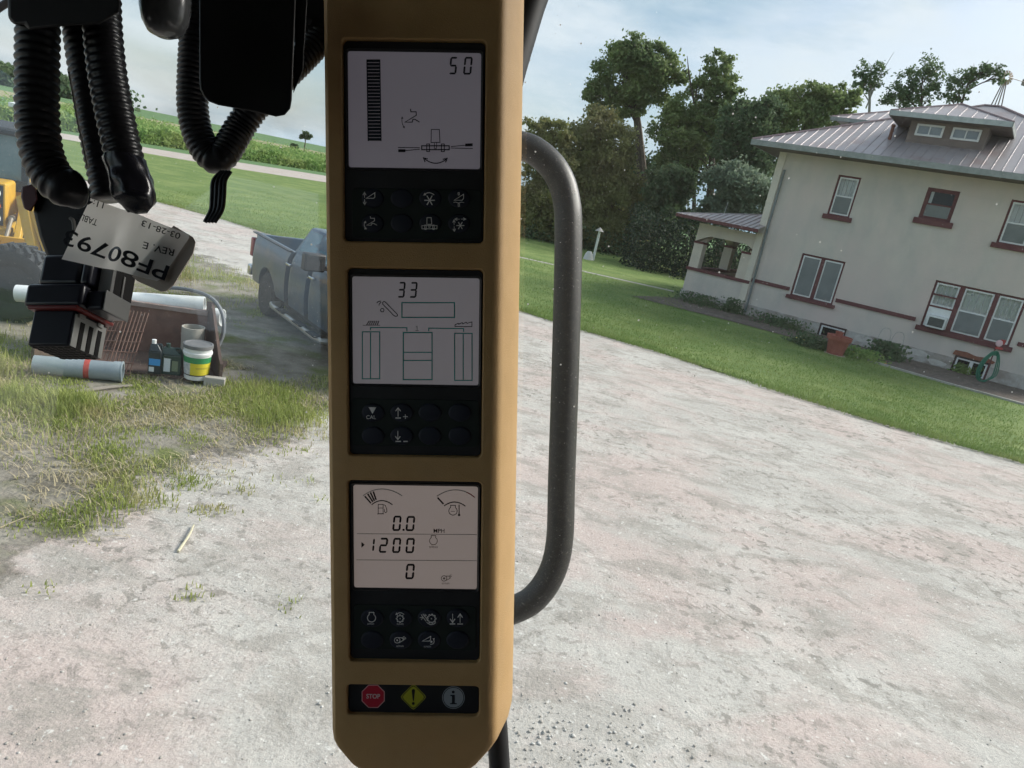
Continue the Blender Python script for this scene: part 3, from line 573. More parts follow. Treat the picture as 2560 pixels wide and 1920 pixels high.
tree('leaning_tree', 'tall narrow tree with a tufted top between the tallest tree and the house', 54, [(1745, 650), (1770, 520), (1780, 420), (1775, 300), (1788, 200)],
     [(1795, 162, 34, 24), (1806, 205, 46, 24), (1832, 226, 26, 16), (1765, 218, 36, 26), (1722, 290, 55, 42), (1700, 335, 62, 46), (1780, 300, 48, 44), (1690, 400, 42, 45), (1742, 385, 42, 40), (1820, 265, 36, 25)], LF_A, leaf=.26, dens=.5, r0=.38,
     bare=([(1745, 300), (1725, 200), (1718, 140)], [(1745, 300), (1740, 240), (1752, 170)], [(1770, 420), (1790, 390), (1830, 375)]))
tree('dark_tree', 'dark leafy tree close to the left eave of the house', 50, [(1800, 650), (1815, 520), (1835, 420), (1850, 330)],
     [(1850, 300, 55, 42), (1880, 348, 50, 46), (1838, 380, 55, 45), (1880, 430, 55, 50), (1842, 340, 50, 45), (1905, 290, 45, 38)], LF_C, leaf=.26, dens=.6, r0=.35)
tree('spreading_tree', 'green tree rising behind the left end of the house roof', 52, [(2010, 640), (2010, 450), (2010, 320)],
     [(1945, 275, 52, 36), (2010, 252, 60, 34), (2080, 252, 50, 30), (2120, 240, 26, 26), (1980, 310, 70, 38), (2060, 290, 60, 30)], LF_A, leaf=.26, dens=.6, r0=.35)
tree('grey_green_shrub', 'grey green thicket behind the porch roof', 47, [(1850, 640), (1850, 540)], [(1850, 470, 72, 48), (1885, 500, 60, 50), (1810, 525, 60, 30)], LF_E, leaf=.22, dens=1.3, r0=.12, cat='shrub')
tree('understory_shrub', 'leafy shrub at the foot of the tallest tree', 51, [(1650, 640), (1650, 560)], [(1650, 470, 42, 48), (1690, 470, 40, 40), (1640, 545, 50, 50)], LF_C, leaf=.28, dens=1.3, r0=.12, cat='shrub')
for nm, lb, tr, bl, br in (
    ('slender_tree', 'thin tree with a bare pale limb behind the roof ridge, leftmost of three', [(2175, 640), (2170, 330), (2176, 200)], [(2178, 165, 30, 20), (2150, 195, 22, 25), (2185, 195, 20, 20)], ([(2165, 270), (2200, 190), (2235, 130)], [(2200, 190), (2228, 170)])),
    ('slender_tree', 'thin tree with a full tufted crown standing behind the dormer roof, middle of three', [(2295, 640), (2298, 330), (2305, 210)], [(2310, 165, 36, 26), (2260, 205, 36, 26), (2330, 200, 30, 24), (2240, 235, 36, 20), (2290, 235, 40, 20)], ()),
    ('slender_tree', 'thin tree leaning right beside the windmill behind the dormer roof', [(2380, 640), (2390, 330), (2420, 210)], [(2440, 170, 34, 18), (2400, 195, 32, 22), (2480, 165, 26, 14), (2385, 230, 30, 18), (2500, 185, 16, 16)], ())):
    tree(nm, lb, 58, tr, [q for x_, y_, a_, b_ in bl for q in ((x_, y_, a_ * .8, b_ * .9), (x_ - a_ * .5, y_ + b_ * .9, a_ * .7, b_ * .8), (x_ + a_ * .6, y_ + b_ * .5, a_ * .6, b_ * .8))], LF_C, leaf=.22, dens=.11, r0=.2, bark=PALEBARK if br else BARK, group='thin trees behind the house roof', bare=br)
tree('background_tree', 'dark leafy tree filling the gap behind the willow and tallest tree', 63, [(1500, 630), (1500, 520), (1500, 430)], [(1420, 470, 80, 75), (1500, 420, 70, 60), (1570, 470, 75, 80), (1480, 530, 110, 60), (1360, 530, 60, 60), (1600, 560, 70, 50)], LF_C, leaf=.34, dens=.55, r0=.3)
tree('background_tree', 'dark leafy tree behind the narrow tufted tree', 62, [(1735, 630), (1735, 520), (1735, 430)], [(1690, 420, 60, 60), (1740, 330, 70, 60), (1650, 500, 50, 60), (1830, 440, 60, 70), (1840, 320, 60, 50), (1690, 560, 90, 40)], LF_C, leaf=.34, dens=.5, r0=.3)
# undergrowth under the trees, at the back of the lawn
def scatter_leaves(name, m, n, fx, leaf, label, cat, aspect=.5):
    C = np.array([fx() for _ in range(n)]); V, F_ = leaf_quads(C, leaf, aspect, -.3); o = mesh_np(name, V, F_, m); tag(o, label, cat, kind='stuff'); return o
def und():
    x = random.uniform(-14, 16); y = 52 + random.gauss(0, 1.6) - .05 * x; h = 1.5 + .9 * mnoise.noise(Vector((x * .5, y * .3, 0)))
    return (x, y, random.random() ** 1.3 * max(.3, h))
scatter_leaves('undergrowth', LF_C, 16000, und, .24, 'dark green undergrowth below the trees at the back of the lawn', 'undergrowth')
def und2():
    x = random.uniform(5, 13); y = 44 + random.gauss(0, 1.4); h = 3.4 + 1.0 * mnoise.noise(Vector((x * .5, y * .3, 3)))
    return (x, y, random.random() ** 1.2 * max(.3, h))
scatter_leaves('lilac_thicket', mat('thicket_leaves', (.028, .046, .030), (.05, .072, .045), scale=.9, rough=.7, spec=.2, trans=.25), 9000, und2, .22, 'dark green thicket seen through the porch columns', 'thicket')
# vegetation between the road and the fields
def hedge_row():
    t = random.random() ** 1.0; k = random.random()
    x0, y0 = -48.7 + t * 24, 63 + t * 44; x1, y1 = -110 + t * 55, 150 + t * 40
    x, y = x0 + (x1 - x0) * k ** 2.2, y0 + (y1 - y0) * k ** 2.2
    h = 1.3 + 1.3 * mnoise.noise(Vector((x * .12, y * .12, 1))) + .9 * mnoise.noise(Vector((x * .4, y * .4, 7)))
    return (x, y, random.random() * max(.35, h))
scatter_leaves('hedgerow', LF_D, 42000, hedge_row, .55, 'band of tall green weeds between the far road and the fields', 'weeds', .4)
def far_wood():
    x = random.uniform(-560, -330); y = 560 + random.gauss(0, 12); h = 15 + 9 * mnoise.noise(Vector((x * .03, 0, 2)))
    return (x, y, random.random() * h)
scatter_leaves('far_woodland', LF_C, 6000, far_wood, 4.0, 'dark far woodland on the horizon at the left edge', 'woodland', .8)
tree('field_tree', 'lone small round tree on the horizon beside the console', 250, [(762, 358), (764, 350), (765, 340)], [(765, 336, 9, 8), (758, 343, 8, 6), (773, 342, 7, 6)], LF_C, leaf=.8, dens=1.6, r0=.25)
tree('field_bush', 'low bush in the field next to the lone horizon tree', 235, [(737, 372), (737, 368)], [(737, 366, 10, 5), (730, 370, 8, 4)], LF_C, leaf=.7, dens=1.2, r0=.1, cat='bush')
# ---- grass blades
GR = mat('weed_blades', (0.27, 0.33, 0.08), (0.40, 0.43, 0.14), scale=1.6, rough=.6, spec=.2, trans=.4, c3=(0.44, 0.40, 0.20), s3=1.1, lo3=.50, hi3=.64)
STRAW = mat('dry_straw', (0.42, 0.36, 0.22), (0.30, 0.25, 0.15), scale=3, rough=.8)
LB = mat('lawn_blades', (0.16, 0.24, 0.065), (0.22, 0.31, 0.09), scale=1.2, rough=.7, spec=.2, trans=.35, c3=(0.26, 0.31, 0.11), s3=.6, lo3=.45, hi3=.66)
def blades(name, P, H, m, w, label, cat, lean=.5):
    """P (n,3) roots, H (n) heights: bent two-piece blades"""
    n = len(P); a = rng.uniform(0, 2 * np.pi, n); d = np.stack([np.cos(a), np.sin(a), np.zeros(n)], 1); l = rng.uniform(.1, 1, n)[:, None] * lean * H[:, None]
    s = np.stack([-d[:, 1], d[:, 0], np.zeros(n)], 1) * (w * rng.uniform(.6, 1.3, n))[:, None]; Z = np.array([0, 0, 1.0])
    m1 = P + d * l * .35 + Z * (H * .6)[:, None]; tip = P + d * l + Z * H[:, None]
    V = np.stack([P - s, P + s, m1 + s * .7, m1 - s * .7, tip], 1).reshape(-1, 3); i = np.arange(n)[:, None] * 5
    Q = np.concatenate([i + np.array([0, 1, 2]), i + np.array([0, 2, 3]), i + np.array([3, 2, 4])], 0)
    o = mesh_np(name, V, Q, m); tag(o, label, cat, kind='stuff'); return o
P = []; Hh = []; P2 = []; H2 = []
def weed_spot(n, x0, x1, y0, y1, thr, hmax):
    for _ in range(n):
        x = random.uniform(x0, x1); y = random.uniform(y0, y1)
        e_ = edge_dist(x, y, WEEDY) + .55 * mnoise.noise(Vector((x * 1.1, y * 1.1, 3))) + .35 * mnoise.noise(Vector((x * 3.3, y * 3.3, 6)))
        if e_ < random.uniform(-.15, .75): continue
        f = mnoise.noise(Vector((x * .55, y * .55, 0))) + .6 * mnoise.noise(Vector((x * 1.7, y * 1.7, 5)))
        if -4.9 < x < -2.2 and 10.2 < y < 13.6: f -= .5   # bare tracks by the truck
        if f > thr + random.uniform(-.15, .25): P.append((x, y, .005)); Hh.append(random.uniform(.35, 1) * hmax * (.45 + .9 * max(0, f - thr)))
weed_spot(135000, -9, -1.5, 4.0, 9.2, .0, .098); weed_spot(50000, -10, -1.5, 9.2, 16.5, .10, .10); weed_spot(16000, -14, -5.5, 11, 21, -.3, .22)
for cx, cy, r, k, h in ((-4.75, 7.25, .26, 1500, .27), (-5.3, 7.2, .24, 1000, .24), (-4.3, 6.6, .5, 900, .13), (-2.75, 8.2, .35, 1300, .2), (-3.2, 8.9, .4, 1500, .2), (-6.2, 7.7, .3, 900, .45), (-7.4, 8.3, .5, 1500, .5)):
    for _ in range(k):
        x, y = random.gauss(cx, r), random.gauss(cy, r); P.append((x, y, .005)); Hh.append(random.uniform(.4, 1) * h * math.exp(-((x - cx) ** 2 + (y - cy) ** 2) / (4 * r * r)))
for _ in range(140):
    cx, cy = random.uniform(-4.2, -1.2), random.uniform(4.2, 8.6)
    if inside(cx, cy, WEEDY): continue
    d_ = min(math.hypot(cx - a, cy - c) for a, c in WEEDY)
    if random.random() < math.exp(-d_ * 1.2):
        for _ in range(random.randint(8, 45)): P.append((random.gauss(cx, .07), random.gauss(cy, .06), .002)); Hh.append(random.uniform(.015, .06))
blades('weed_grass', np.array(P), np.array(Hh), GR, .006, 'yellowish green weeds growing in patches on the dirt at left', 'weeds', .8)
for _ in range(16000):
    x = random.uniform(-7.5, -1.8); y = random.uniform(5, 10)
    if edge_dist(x, y, WEEDY) > random.uniform(-.5, .6) and mnoise.noise(Vector((x * .8, y * .8, 9))) > -.1: P2.append((x, y, .012)); H2.append(random.uniform(.015, .07))
blades('dead_grass', np.array(P2), np.array(H2), STRAW, .005, 'dry dead stalks lying between the weeds at left', 'dead grass', 4.0)
P = []; Hh = []
LPOLY = [(40, 0)] + LE + [(-40, 52), (60, 60)]
for _ in range(110000):
    t = random.random(); i = t * (len(LE) - 2); k = int(i); f = i - k
    ex = LE[k][0] + (LE[k + 1][0] - LE[k][0]) * f; ey = LE[k][1] + (LE[k + 1][1] - LE[k][1]) * f; q = random.random() ** 1.8 * 14 - .22
    x, y = ex + q * .48 + random.gauss(0, .14), ey + q * .88
    if x < -17 or (x > 6 and y > 26 - (x - 6) * .55): continue
    P.append((x, y, .028)); Hh.append(random.uniform(.025, .065) * (1.3 if q < .25 else 1))
blades('lawn_turf', np.array(P), np.array(Hh), LB, .008, 'mown green turf along the edge of the gravel drive', 'turf', .8)
# ---- stones on the yard: each a small rough lump, too many to count
ico = bmesh.new(); bmesh.ops.create_icosphere(ico, subdivisions=1, radius=1.0); IV = np.array([v.co[:] for v in ico.verts]); IF = np.array([[v.index for v in f.verts] for f in ico.faces]); ico.free()
def stones(name, C, Sz, m, label):
    n = len(C); V = IV[None] * (1 + rng.uniform(-.28, .28, (n, len(IV), 1))) * (Sz[:, None, None] * np.stack([rng.uniform(.8, 1.4, n), rng.uniform(.8, 1.4, n), rng.uniform(.35, .7, n)], 1)[:, None, :]) + C[:, None, :]
    F_ = (IF[None] + (np.arange(n) * len(IV))[:, None, None]).reshape(-1, 3); o = mesh_np(name, V.reshape(-1, 3), F_, m); tag(o, label, 'stones', kind='stuff'); return o
C = []; Sz = []
for _ in range(3600):
    t = random.random(); y = 2.6 + 11 * t ** 1.6; x = random.uniform(-.62, .95) * (y + 1.2)
    if mnoise.noise(Vector((x * .7, y * .7, 4))) < random.uniform(-.6, .35): continue
    C.append((x, y, .002)); Sz.append(.003 + .008 * random.random() ** 3)
for _ in range(420):                                  # the loose heap of pale chips below the console
    C.append((random.gauss(.70, .6), random.gauss(3.72, .28), .006)); Sz.append(.005 + .008 * random.random() ** 2)
stones('gravel_stones', np.array(C), np.array(Sz), mat('pebbles', (.44, .41, .37), (.32, .295, .265), scale=1.7, rough=.9, spec=.2, detail=2, c3=(.55, .53, .50), s3=6, lo3=.5, hi3=.55), 'loose pale gravel stones scattered over the yard')
# ------------------------------------------------------------------ pickup truck (x forward, y left, origin under the rear axle)
PAINT = mat('truck_paint', (0.055, 0.095, 0.145), (0.052, 0.082, 0.118), scale=1.2, rough=.38, metal=.2, spec=.5, coat=.3, c3=(.13, .12, .105), s3=1.6, lo3=.5, hi3=.8)
RUBBER = mat('rubber', (.022, .022, .022), (.05, .047, .043), scale=6, rough=.85)
RIM = mat('alloy', (.45, .46, .47), (.32, .32, .31), scale=5, rough=.35, metal=.8)
CHROME = mat('chrome', (.62, .63, .63), rough=.18, metal=1.0)
BLACKP = mat('black_plastic', (.018, .019, .021), (.03, .03, .032), scale=10, rough=.55)
AUTOGL = mat('auto_glass', (.07, .13, .17), (.16, .27, .33), scale=.8, rough=.05, spec=.9)  # blue of the reflected sky is put into the base colour
TA = R_(-51); truck = thing('pickup_truck', 'grey crew cab pickup truck parked on the weedy dirt behind the console', 'truck', (-4.2, 13.9, 0), TA)
def loft(secs, closed=True):                          # rings of equal length joined into a skin
    b = MB(); n = len(secs[0]); vs = [p for s in secs for p in s]; fs = []
    for i in range(len(secs) - 1):
        for k in range(n): fs.append((i * n + k, i * n + (k + 1) % n, (i + 1) * n + (k + 1) % n, (i + 1) * n + k))
    fs += [tuple(range(n))[::-1], tuple(range((len(secs) - 1) * n, len(secs) * n))]; return b.add(vs, fs)
def body_side(sgn, x0, x1, top, name, arch=None):
    """outer side panel: bowed profile, wheel arch cut as an arc in its lower edge"""
    n = 40; cols = []
    for i in range(n + 1):
        x = x0 + (x1 - x0) * i / n; zb = .50
        if arch is not None and abs(x - arch) < .50: zb = max(.50, math.sqrt(.50 ** 2 - (x - arch) ** 2) + .42)
        t = top(x); col = []
        for k in range(8):
            z = zb + (t - zb) * k / 7; u = (z - .5) / .95; y = .965 + .045 * math.sin(math.pi * min(1, max(0, u * 1.05))) - (.05 * max(0, u - .85) / .15) - .03 * max(0, (x0 + .25 - x) / .25) ** 2 * 3
            col.append((x, sgn * y, z))
        cols.append(col)
    b = MB(); vs = [p for c in cols for p in c]; fs = [(i * 8 + k, (i + 1) * 8 + k, (i + 1) * 8 + k + 1, i * 8 + k + 1) for i in range(n) for k in range(7)]
    if sgn > 0: fs = [f[::-1] for f in fs]
    m_ = len(vs); vs += [(p[0], p[1] - sgn * .10, p[2]) for p in vs]; fs += [tuple(m_ + q for q in f[::-1]) for f in fs]
    for i in range(n):
        for k in (0, 7): q = (i * 8 + k, (i + 1) * 8 + k, m_ + (i + 1) * 8 + k, m_ + i * 8 + k); fs.append(q if (k == 7) == (sgn > 0) else q[::-1])
    for e in (0, n):
        for k in range(7): fs.append((e * 8 + k, e * 8 + k + 1, m_ + e * 8 + k + 1, m_ + e * 8 + k))
    return b.add(vs, fs).build(name, PAINT, truck, smooth=50)
for sg in (-1, 1):
    body_side(sg, -1.08, 1.00, lambda x: 1.42, 'bed_side', 0.0)
    body_side(sg, 3.06, 4.55, lambda x: 1.36 - .10 * max(0, (x - 3.4) / 1.15) ** 2, 'fender', 3.57)
    for i, (d0, d1) in enumerate(((1.03, 2.00), (2.01, 3.05))):
        dr_ = body_side(sg, d0, d1, lambda x: 1.44, 'door')
        MB().box(d1 - .86 if i else d0 + .06, (d1 - .86 if i else d0 + .06) + .19, sg * 1.025 - .03, sg * 1.025 + .03, 1.20, 1.245).build('handle', CHROME, dr_, bevel=.01)
MB().box(-1.0, .96, -.88, .88, .62, .70).box(.94, 1.0, -.9, .9, .62, 1.36).build('bed_floor', BLACKP, truck, smooth=0)
MB().box(-1.10, -1.02, -.90, .90, .62, 1.40).build('tailgate', PAINT, truck, bevel=.02)
MB().box(-1.05, .96, -.90, -.84, .70, 1.30).box(-1.05, .96, .84, .90, .70, 1.30).build('bed_liner', BLACKP, truck, smooth=0)
for sg in (-1, 1): MB().box(-1.08, 1.0, sg * .94 - .05, sg * .94 + .05, 1.415, 1.435).build('bed_rail', BLACKP, truck, bevel=.008)
MB().box(-1.26, -1.08, -.98, .98, .55, .76).build('bumper', CHROME, truck, bevel=.03); MB().box(4.50, 4.72, -.98, .98, .48, .78).build('bumper', CHROME, truck, bevel=.04)
# greenhouse
def ring(x, z, w): return [(x, -w, z), (x, w, z)]
gx = [(1.02, 1.44, .90), (1.30, 1.93, .74), (2.45, 1.95, .75), (3.30, 1.44, .90)]
b = MB(); lo0, hi0, hi1, lo1 = [ring(*g_) for g_ in gx]
MB().add([*lo0, *hi0, *hi1, *lo1], [(0, 1, 3, 2), (2, 3, 5, 4), (4, 5, 7, 6), (0, 2, 4, 6), (1, 7, 5, 3)]).build('cab_shell', PAINT, truck, smooth=0, bevel=.05)
def side_glass(sg, a, off=.012):
    return MB().add([(x, sg * (y + off), z) for x, y, z in a], [(0, 1, 2, 3) if sg < 0 else (3, 2, 1, 0)])
for sg in (-1, 1):
    side_glass(sg, [(1.22, .872, 1.50), (1.95, .872, 1.50), (1.92, .755, 1.88), (1.38, .755, 1.88)]).build('side_window', AUTOGL, truck, smooth=0)
    side_glass(sg, [(2.06, .872, 1.50), (3.02, .872, 1.50), (2.45, .755, 1.88), (2.03, .755, 1.88)]).build('side_window', AUTOGL, truck, smooth=0)
    MB().box(2.66, 2.84, min(sg * 1.04, sg * 1.38), max(sg * 1.04, sg * 1.38), 1.42, 1.70).box(2.74, 2.84, min(sg * .92, sg * 1.05), max(sg * .92, sg * 1.05), 1.45, 1.52).build('mirror', BLACKP, truck, bevel=.03)
    rb_ = MB().tube([(.55, sg * .88, .36), (.58, sg * 1.04, .36), (.75, sg * 1.08, .36), (2.85, sg * 1.08, .36), (3.02, sg * 1.04, .36), (3.05, sg * .88, .36)], .05, 10).build('side_step', mat('dull_steel', (.42, .42, .40), (.30, .29, .27), scale=4, rough=.4, metal=.7), truck)
    for x in (1.1, 1.95, 2.6): MB().box(x, x + .35, sg * 1.08 - .07, sg * 1.08 + .07, .395, .415).build('tread', BLACKP, rb_)
    MB().box(.9, 3.2, min(sg * .75, sg * .93), max(sg * .75, sg * .93), .42, .56).build('sill', BLACKP, truck)
MB().add([(3.02, -.84, 1.50), (3.24, -.88, 1.46), (3.24, .88, 1.46), (2.50, .72, 1.93), (2.50, -.72, 1.93)], [(1, 2, 3, 4)]).build('windshield', AUTOGL, truck, smooth=0)
MB().add([(1.075, -.80, 1.52), (1.075, .80, 1.52), (1.262, .68, 1.88), (1.262, -.68, 1.88)], [(3, 2, 1, 0)]).build('rear_window', AUTOGL, truck, smooth=0)
MB().hexa([(3.05, -.95, .9), (4.52, -.90, .9), (4.52, .90, .9), (3.05, .95, .9)], [(3.1, -.88, 1.42), (4.42, -.72, 1.28), (4.42, .72, 1.28), (3.1, .88, 1.42)]).build('hood', PAINT, truck, bevel=.06, seg=3)
MB().box(4.50, 4.56, -.55, .55, .80, 1.20).build('grille', CHROME, truck, bevel=.02)
for sg in (-1, 1): MB().box(4.44, 4.55, sg * .76 - .16, sg * .76 + .16, .92, 1.18).build('headlight', mat('lamp_glass', (.75, .77, .78), rough=.1), truck, bevel=.03)
for sg in (-1, 1): MB().box(-1.12, -1.0, sg * .95 - .05, sg * .95 + .05, .95, 1.32).build('tail_light', mat('red_lens', (.3, .02, .02), rough=.2), truck, bevel=.02)
MB().box(-.9, 4.4, -.55, .55, .38, .60).build('frame', BLACKP, truck)
def wheel(parent, x, y, r, w, rim=RIM, nsp=5):
    M = Matrix.Translation((x, y, r)) @ Matrix.Rotation(math.pi / 2, 4, 'X'); h = w / 2
    wo = MB().lathe([(r * .62, -h), (r * .92, -h), (r, -h * .7), (r, h * .7), (r * .92, h), (r * .62, h)], M, 32).build('wheel', RUBBER, parent)
    for sgn in (-1, 1):
        MB().lathe([(r * .60, sgn * h * .8), (r * .62, sgn * h * 1.02), (r * .56, sgn * h * .9), (r * .5, sgn * h * .55), (.0, sgn * h * .6)] if sgn > 0 else [(.0, -h * .6), (r * .5, -h * .55), (r * .56, -h * .9), (r * .62, -h * 1.02), (r * .60, -h * .8)], M, 28).build('rim', mat('rim_dark_grey', (.10, .10, .10), rough=.6), wo)  # dark grey dish behind the spokes
        for k in range(nsp):
            a = 2 * math.pi * k / nsp; Q = M @ Matrix.Rotation(a, 4, 'Z')
            MB().box(.03, r * .6, -.035, .035, sgn * h * .75 - .02, sgn * h * .75 + .02, Q).build('spoke', rim, wo, bevel=.008)
        MB().lathe([(.08, sgn * h * .7), (.07, sgn * h * .95), (0, sgn * h * .95)], M, 14).build('hub', rim, wo)
    return wo
for x in (0.0, 3.57):
    for sg in (-1, 1): wheel(truck, x, sg * .86, .41, .27)

# ------------------------------------------------------------------ yellow backhoe loader at the left edge (x right, y towards its cab)
YEL = mat('machine_yellow', (.60, .36, .035), (.50, .28, .03), scale=2.5, rough=.5, spec=.4, c3=(.36, .20, .05), s3=3.0, lo3=.58, hi3=.75)
bh = thing('backhoe_loader', 'yellow backhoe loader with a black framed cab at the left edge', 'backhoe', (-10.02, 12.3, 0), R_(26))
MB().box(-.62, .62, -.05, .75, .62, 1.60).build('hood', YEL, bh, bevel=.06, seg=3)
MB().box(-.70, .62, -.12, -.04, .80, 1.60).build('grille_panel', YEL, bh, bevel=.02)
MB().box(.34, .58, -.135, -.118, .86, 1.56).build('light_panel', BLACKP, bh)
for z, m_, r in ((1.42, mat('lamp_glass', (.75, .77, .78), rough=.1), .09), (1.20, mat('orange_lens', (.65, .12, .03), rough=.25), .088), (.98, MATS['lamp_glass'], .09)):
    MB().lathe([(r, 0), (r, .02), (r * .8, .04), (0, .05)], Matrix.Translation((.46, -.135, z)) @ Matrix.Rotation(math.pi / 2, 4, 'X'), 18).build('lamp', m_, bh)
MB().box(-.9, .72, -.28, -.02, .66, .84).build('bumper_beam', YEL, bh, bevel=.02)
MB().box(-.5, .5, -.2, .1, .55, .66).build('belly_guard', BLACKP, bh)
for sg in (-1, 1):
    MB().prism([(sg * .78, 2.2, 1.75), (sg * .78, .2, 1.32), (sg * .78, -.55, .55), (sg * .78, -.7, .25), (sg * .78, -.5, .25), (sg * .78, -.3, .58), (sg * .78, .35, 1.10), (sg * .78, 2.2, 1.50)], (sg * .10, 0, 0)).build('loader_arm', YEL, bh, bevel=.01)
    MB().tube([(sg * .70, 1.2, .95), (sg * .70, -.1, 1.0)], .06, 10).tube([(sg * .70, -.1, 1.0), (sg * .70, -.55, .7)], .035, 10).build('cylinder', mat('grimy_steel', (.25, .22, .18), rough=.5, metal=.5), bh)
    wheel(bh, sg * .95, .75, .45, .30, YEL, 6); wheel(bh, sg * .95, 2.9, .72, .45, YEL, 6)
bk = MB().prism([(-1.1, -.6, .1), (-1.1, -1.3, .06), (-1.1, -1.35, .02), (-1.1, -.55, .02), (-1.1, -.5, .75), (-1.1, -.6, .75)], (2.2, 0, 0)).build('loader_bucket', YEL, bh)
MB().box(-.80, .80, .7, 3.3, 1.0, 1.45).build('cab_base', YEL, bh, bevel=.02)
for x in (-.78, -.02, .70):
    MB().box(x, x + .11, .68, .80, 1.4, 2.42).build('cab_post', mat('cab_black', (.022, .026, .030), (.03, .034, .038), scale=5, rough=.8), bh, smooth=0)
for x in (-.78, .70): MB().box(x, x + .09, 3.2, 3.3, 1.3, 2.42).build('cab_post', BLACKP, bh, smooth=0)
MB().box(-.88, .88, .60, 3.4, 2.38, 2.52).build('cab_roof', MATS['cab_black'], bh, bevel=.05)
MB().box(-.80, .80, .66, .78, 1.40, 1.60).build('dash', BLACKP, bh)
for x0, x1 in ((-.67, -.02), (.09, .70)): MB().add([(x0, .72, 1.60), (x1, .72, 1.60), (x1, .72, 2.38), (x0, .72, 2.38)], [(0, 1, 2, 3)]).build('cab_window', mat('cab_glass', (.07, .14, .17), (.15, .25, .28), scale=.9, rough=.08, spec=.7), bh, smooth=0)
BHB = mat('cab_black', (.022, .026, .030), (.03, .034, .038), scale=5, rough=.8)
for pa, pb, wd in (((50, 488), (92, 700), .085), ((72, 505), (150, 715), .075), ((60, 470), (80, 520), .06)):
    a_, c_2 = atY(*pa, 11.9), atY(*pb, 11.5); d_ = (c_2 - a_).normalized(); w_ = d_.cross(Vector((0, 1, 0))).normalized() * wd; MB().prism([a_ - w_, a_ + w_, c_2 + w_, c_2 - w_], (.02, .10, 0)).build('lift_arm', YEL, bh, world=True, bevel=.008)
a_ = atY(-30, 612, 11.6); MB().box(a_.x - .3, a_.x + .62, 11.6, 11.75, a_.z - .22, a_.z, None).build('step_plate', YEL, bh, world=True, bevel=.01)
a_ = atY(120, 622, 11.8); MB().box(a_.x, a_.x + .5, 11.8, 11.95, a_.z - .12, a_.z + .02, None).build('arm_bracket', YEL, bh, world=True, bevel=.01)
a_ = atY(285, 738, 10.9); MB().tube([a_, a_ + Vector((.02, 0, .25))], .05, 8).build('stabiliser', YEL, bh, world=True)

# ------------------------------------------------------------------ rusty loader bucket on the ground with things in and on it
QP = Vector((-3.86, 9.02, 0)); QA = math.atan2(.26, .965)
RUST = mat('rusty_steel', (.17, .095, .075), (.23, .14, .11), scale=2.2, rough=.85, spec=.3, c3=(.105, .075, .065), s3=1.2, lo3=.48, hi3=.65)
RUSTD = mat('dark_rust', (.085, .06, .052), (.13, .085, .068), scale=4, rough=.9)
rb = thing('steel_bucket', 'rusty steel loader bucket lying open on the weeds under a white pipe', 'loader bucket', QP, QA)
MB().box(-2.2, -.36, .86, .90, .05, .70).build('back_plate', RUST, rb); MB().box(-2.2, -.36, .84, .96, .70, .77).build('top_rim', mat('pale_rust', (.34, .28, .25), (.28, .2, .17), scale=6, rough=.8), rb, bevel=.01)
MB().box(-2.2, -.05, -.05, .9, .02, .06).build('floor_plate', RUSTD, rb)
MB().prism([(-.36, .92, .9), (-.28, .80, .92), (.0, -.02, .36), (.03, -.06, .30), (.03, -.06, .02), (-.36, .92, .02)], (-.035, -.01, 0)).build('side_plate', RUSTD, rb)
MB().prism([(-2.2, .92, .9), (-2.2, .80, .92), (-2.2, -.02, .36), (-2.2, -.06, .02), (-2.2, .92, .02)], (-.035, 0, 0)).build('side_plate', RUSTD, rb)
def qpt(s, v, z): return QP + Vector((math.cos(QA), math.sin(QA), 0)) * s + Vector((-math.sin(QA), math.cos(QA), 0)) * v + Vector((0, 0, z))
PVC = mat('white_pvc', (.78, .80, .79), (.70, .72, .70), scale=3, rough=.4)
def pipe(name, label, p, q, r, m, th=.014, cat='pipe', sides=28):
    p, q = Vector(p), Vector(q); d = (q - p); M = Matrix.Translation(p) @ d.to_track_quat('Z', 'Y').to_matrix().to_4x4(); L_ = d.length
    o = MB().lathe([(r - th, .0), (r, 0), (r, L_), (r - th, L_), (r - th, 0)], M, sides).build(name, m, at=p, smooth=40); return tag(o, label, cat)
pipe('white_pipe', 'long white plastic pipe lying across the rusty steel bucket', atY(42, 733, 9.25), qpt(-.44, 1.02, .82), .115, PVC)
MB_ = pipe('white_pipe', 'short white pipe with a belled end poking out behind the rusty bucket corner', qpt(-.95, 1.30, .62), qpt(-.20, 1.12, .64), .125, PVC)
o = MB().tube(spline([qpt(-1.1, 1.0, .97), qpt(-.7, .95, 1.02), qpt(-.35, .85, .98), qpt(-.15, .72, .80), qpt(-.10, .62, .55), qpt(-.16, .55, .30), qpt(-.18, .5, .10)], 6), .028, 8).build('black_hose', mat('grey_hose', (.13, .14, .15), (.18, .19, .2), scale=5, rough=.5), at=qpt(-.3, .8, .3)); tag(o, 'dark grey hose arched over the end of the white pipe', 'hose')
gp = thing('grey_pipe', 'grey plastic pipe with a red band lying in the weeds', 'pipe', qpt(-1.5, -.42, 0), QA)
GREYP = mat('grey_pvc', (.30, .35, .37), (.24, .28, .30), scale=4, rough=.5)
p0, p1 = qpt(-2.05, -.46, .125), qpt(-1.10, -.34, .125)
d = p1 - p0; Mp = Matrix.Translation(p0) @ d.to_track_quat('Z', 'Y').to_matrix().to_4x4(); L_ = d.length
MB().lathe([(.10, 0), (.118, 0), (.118, L_ - .12), (.128, L_ - .10), (.128, L_ - .02), (.134, L_ - .015), (.134, L_), (.105, L_), (.10, .0)], Mp, 28).build('barrel', GREYP, gp, world=True)
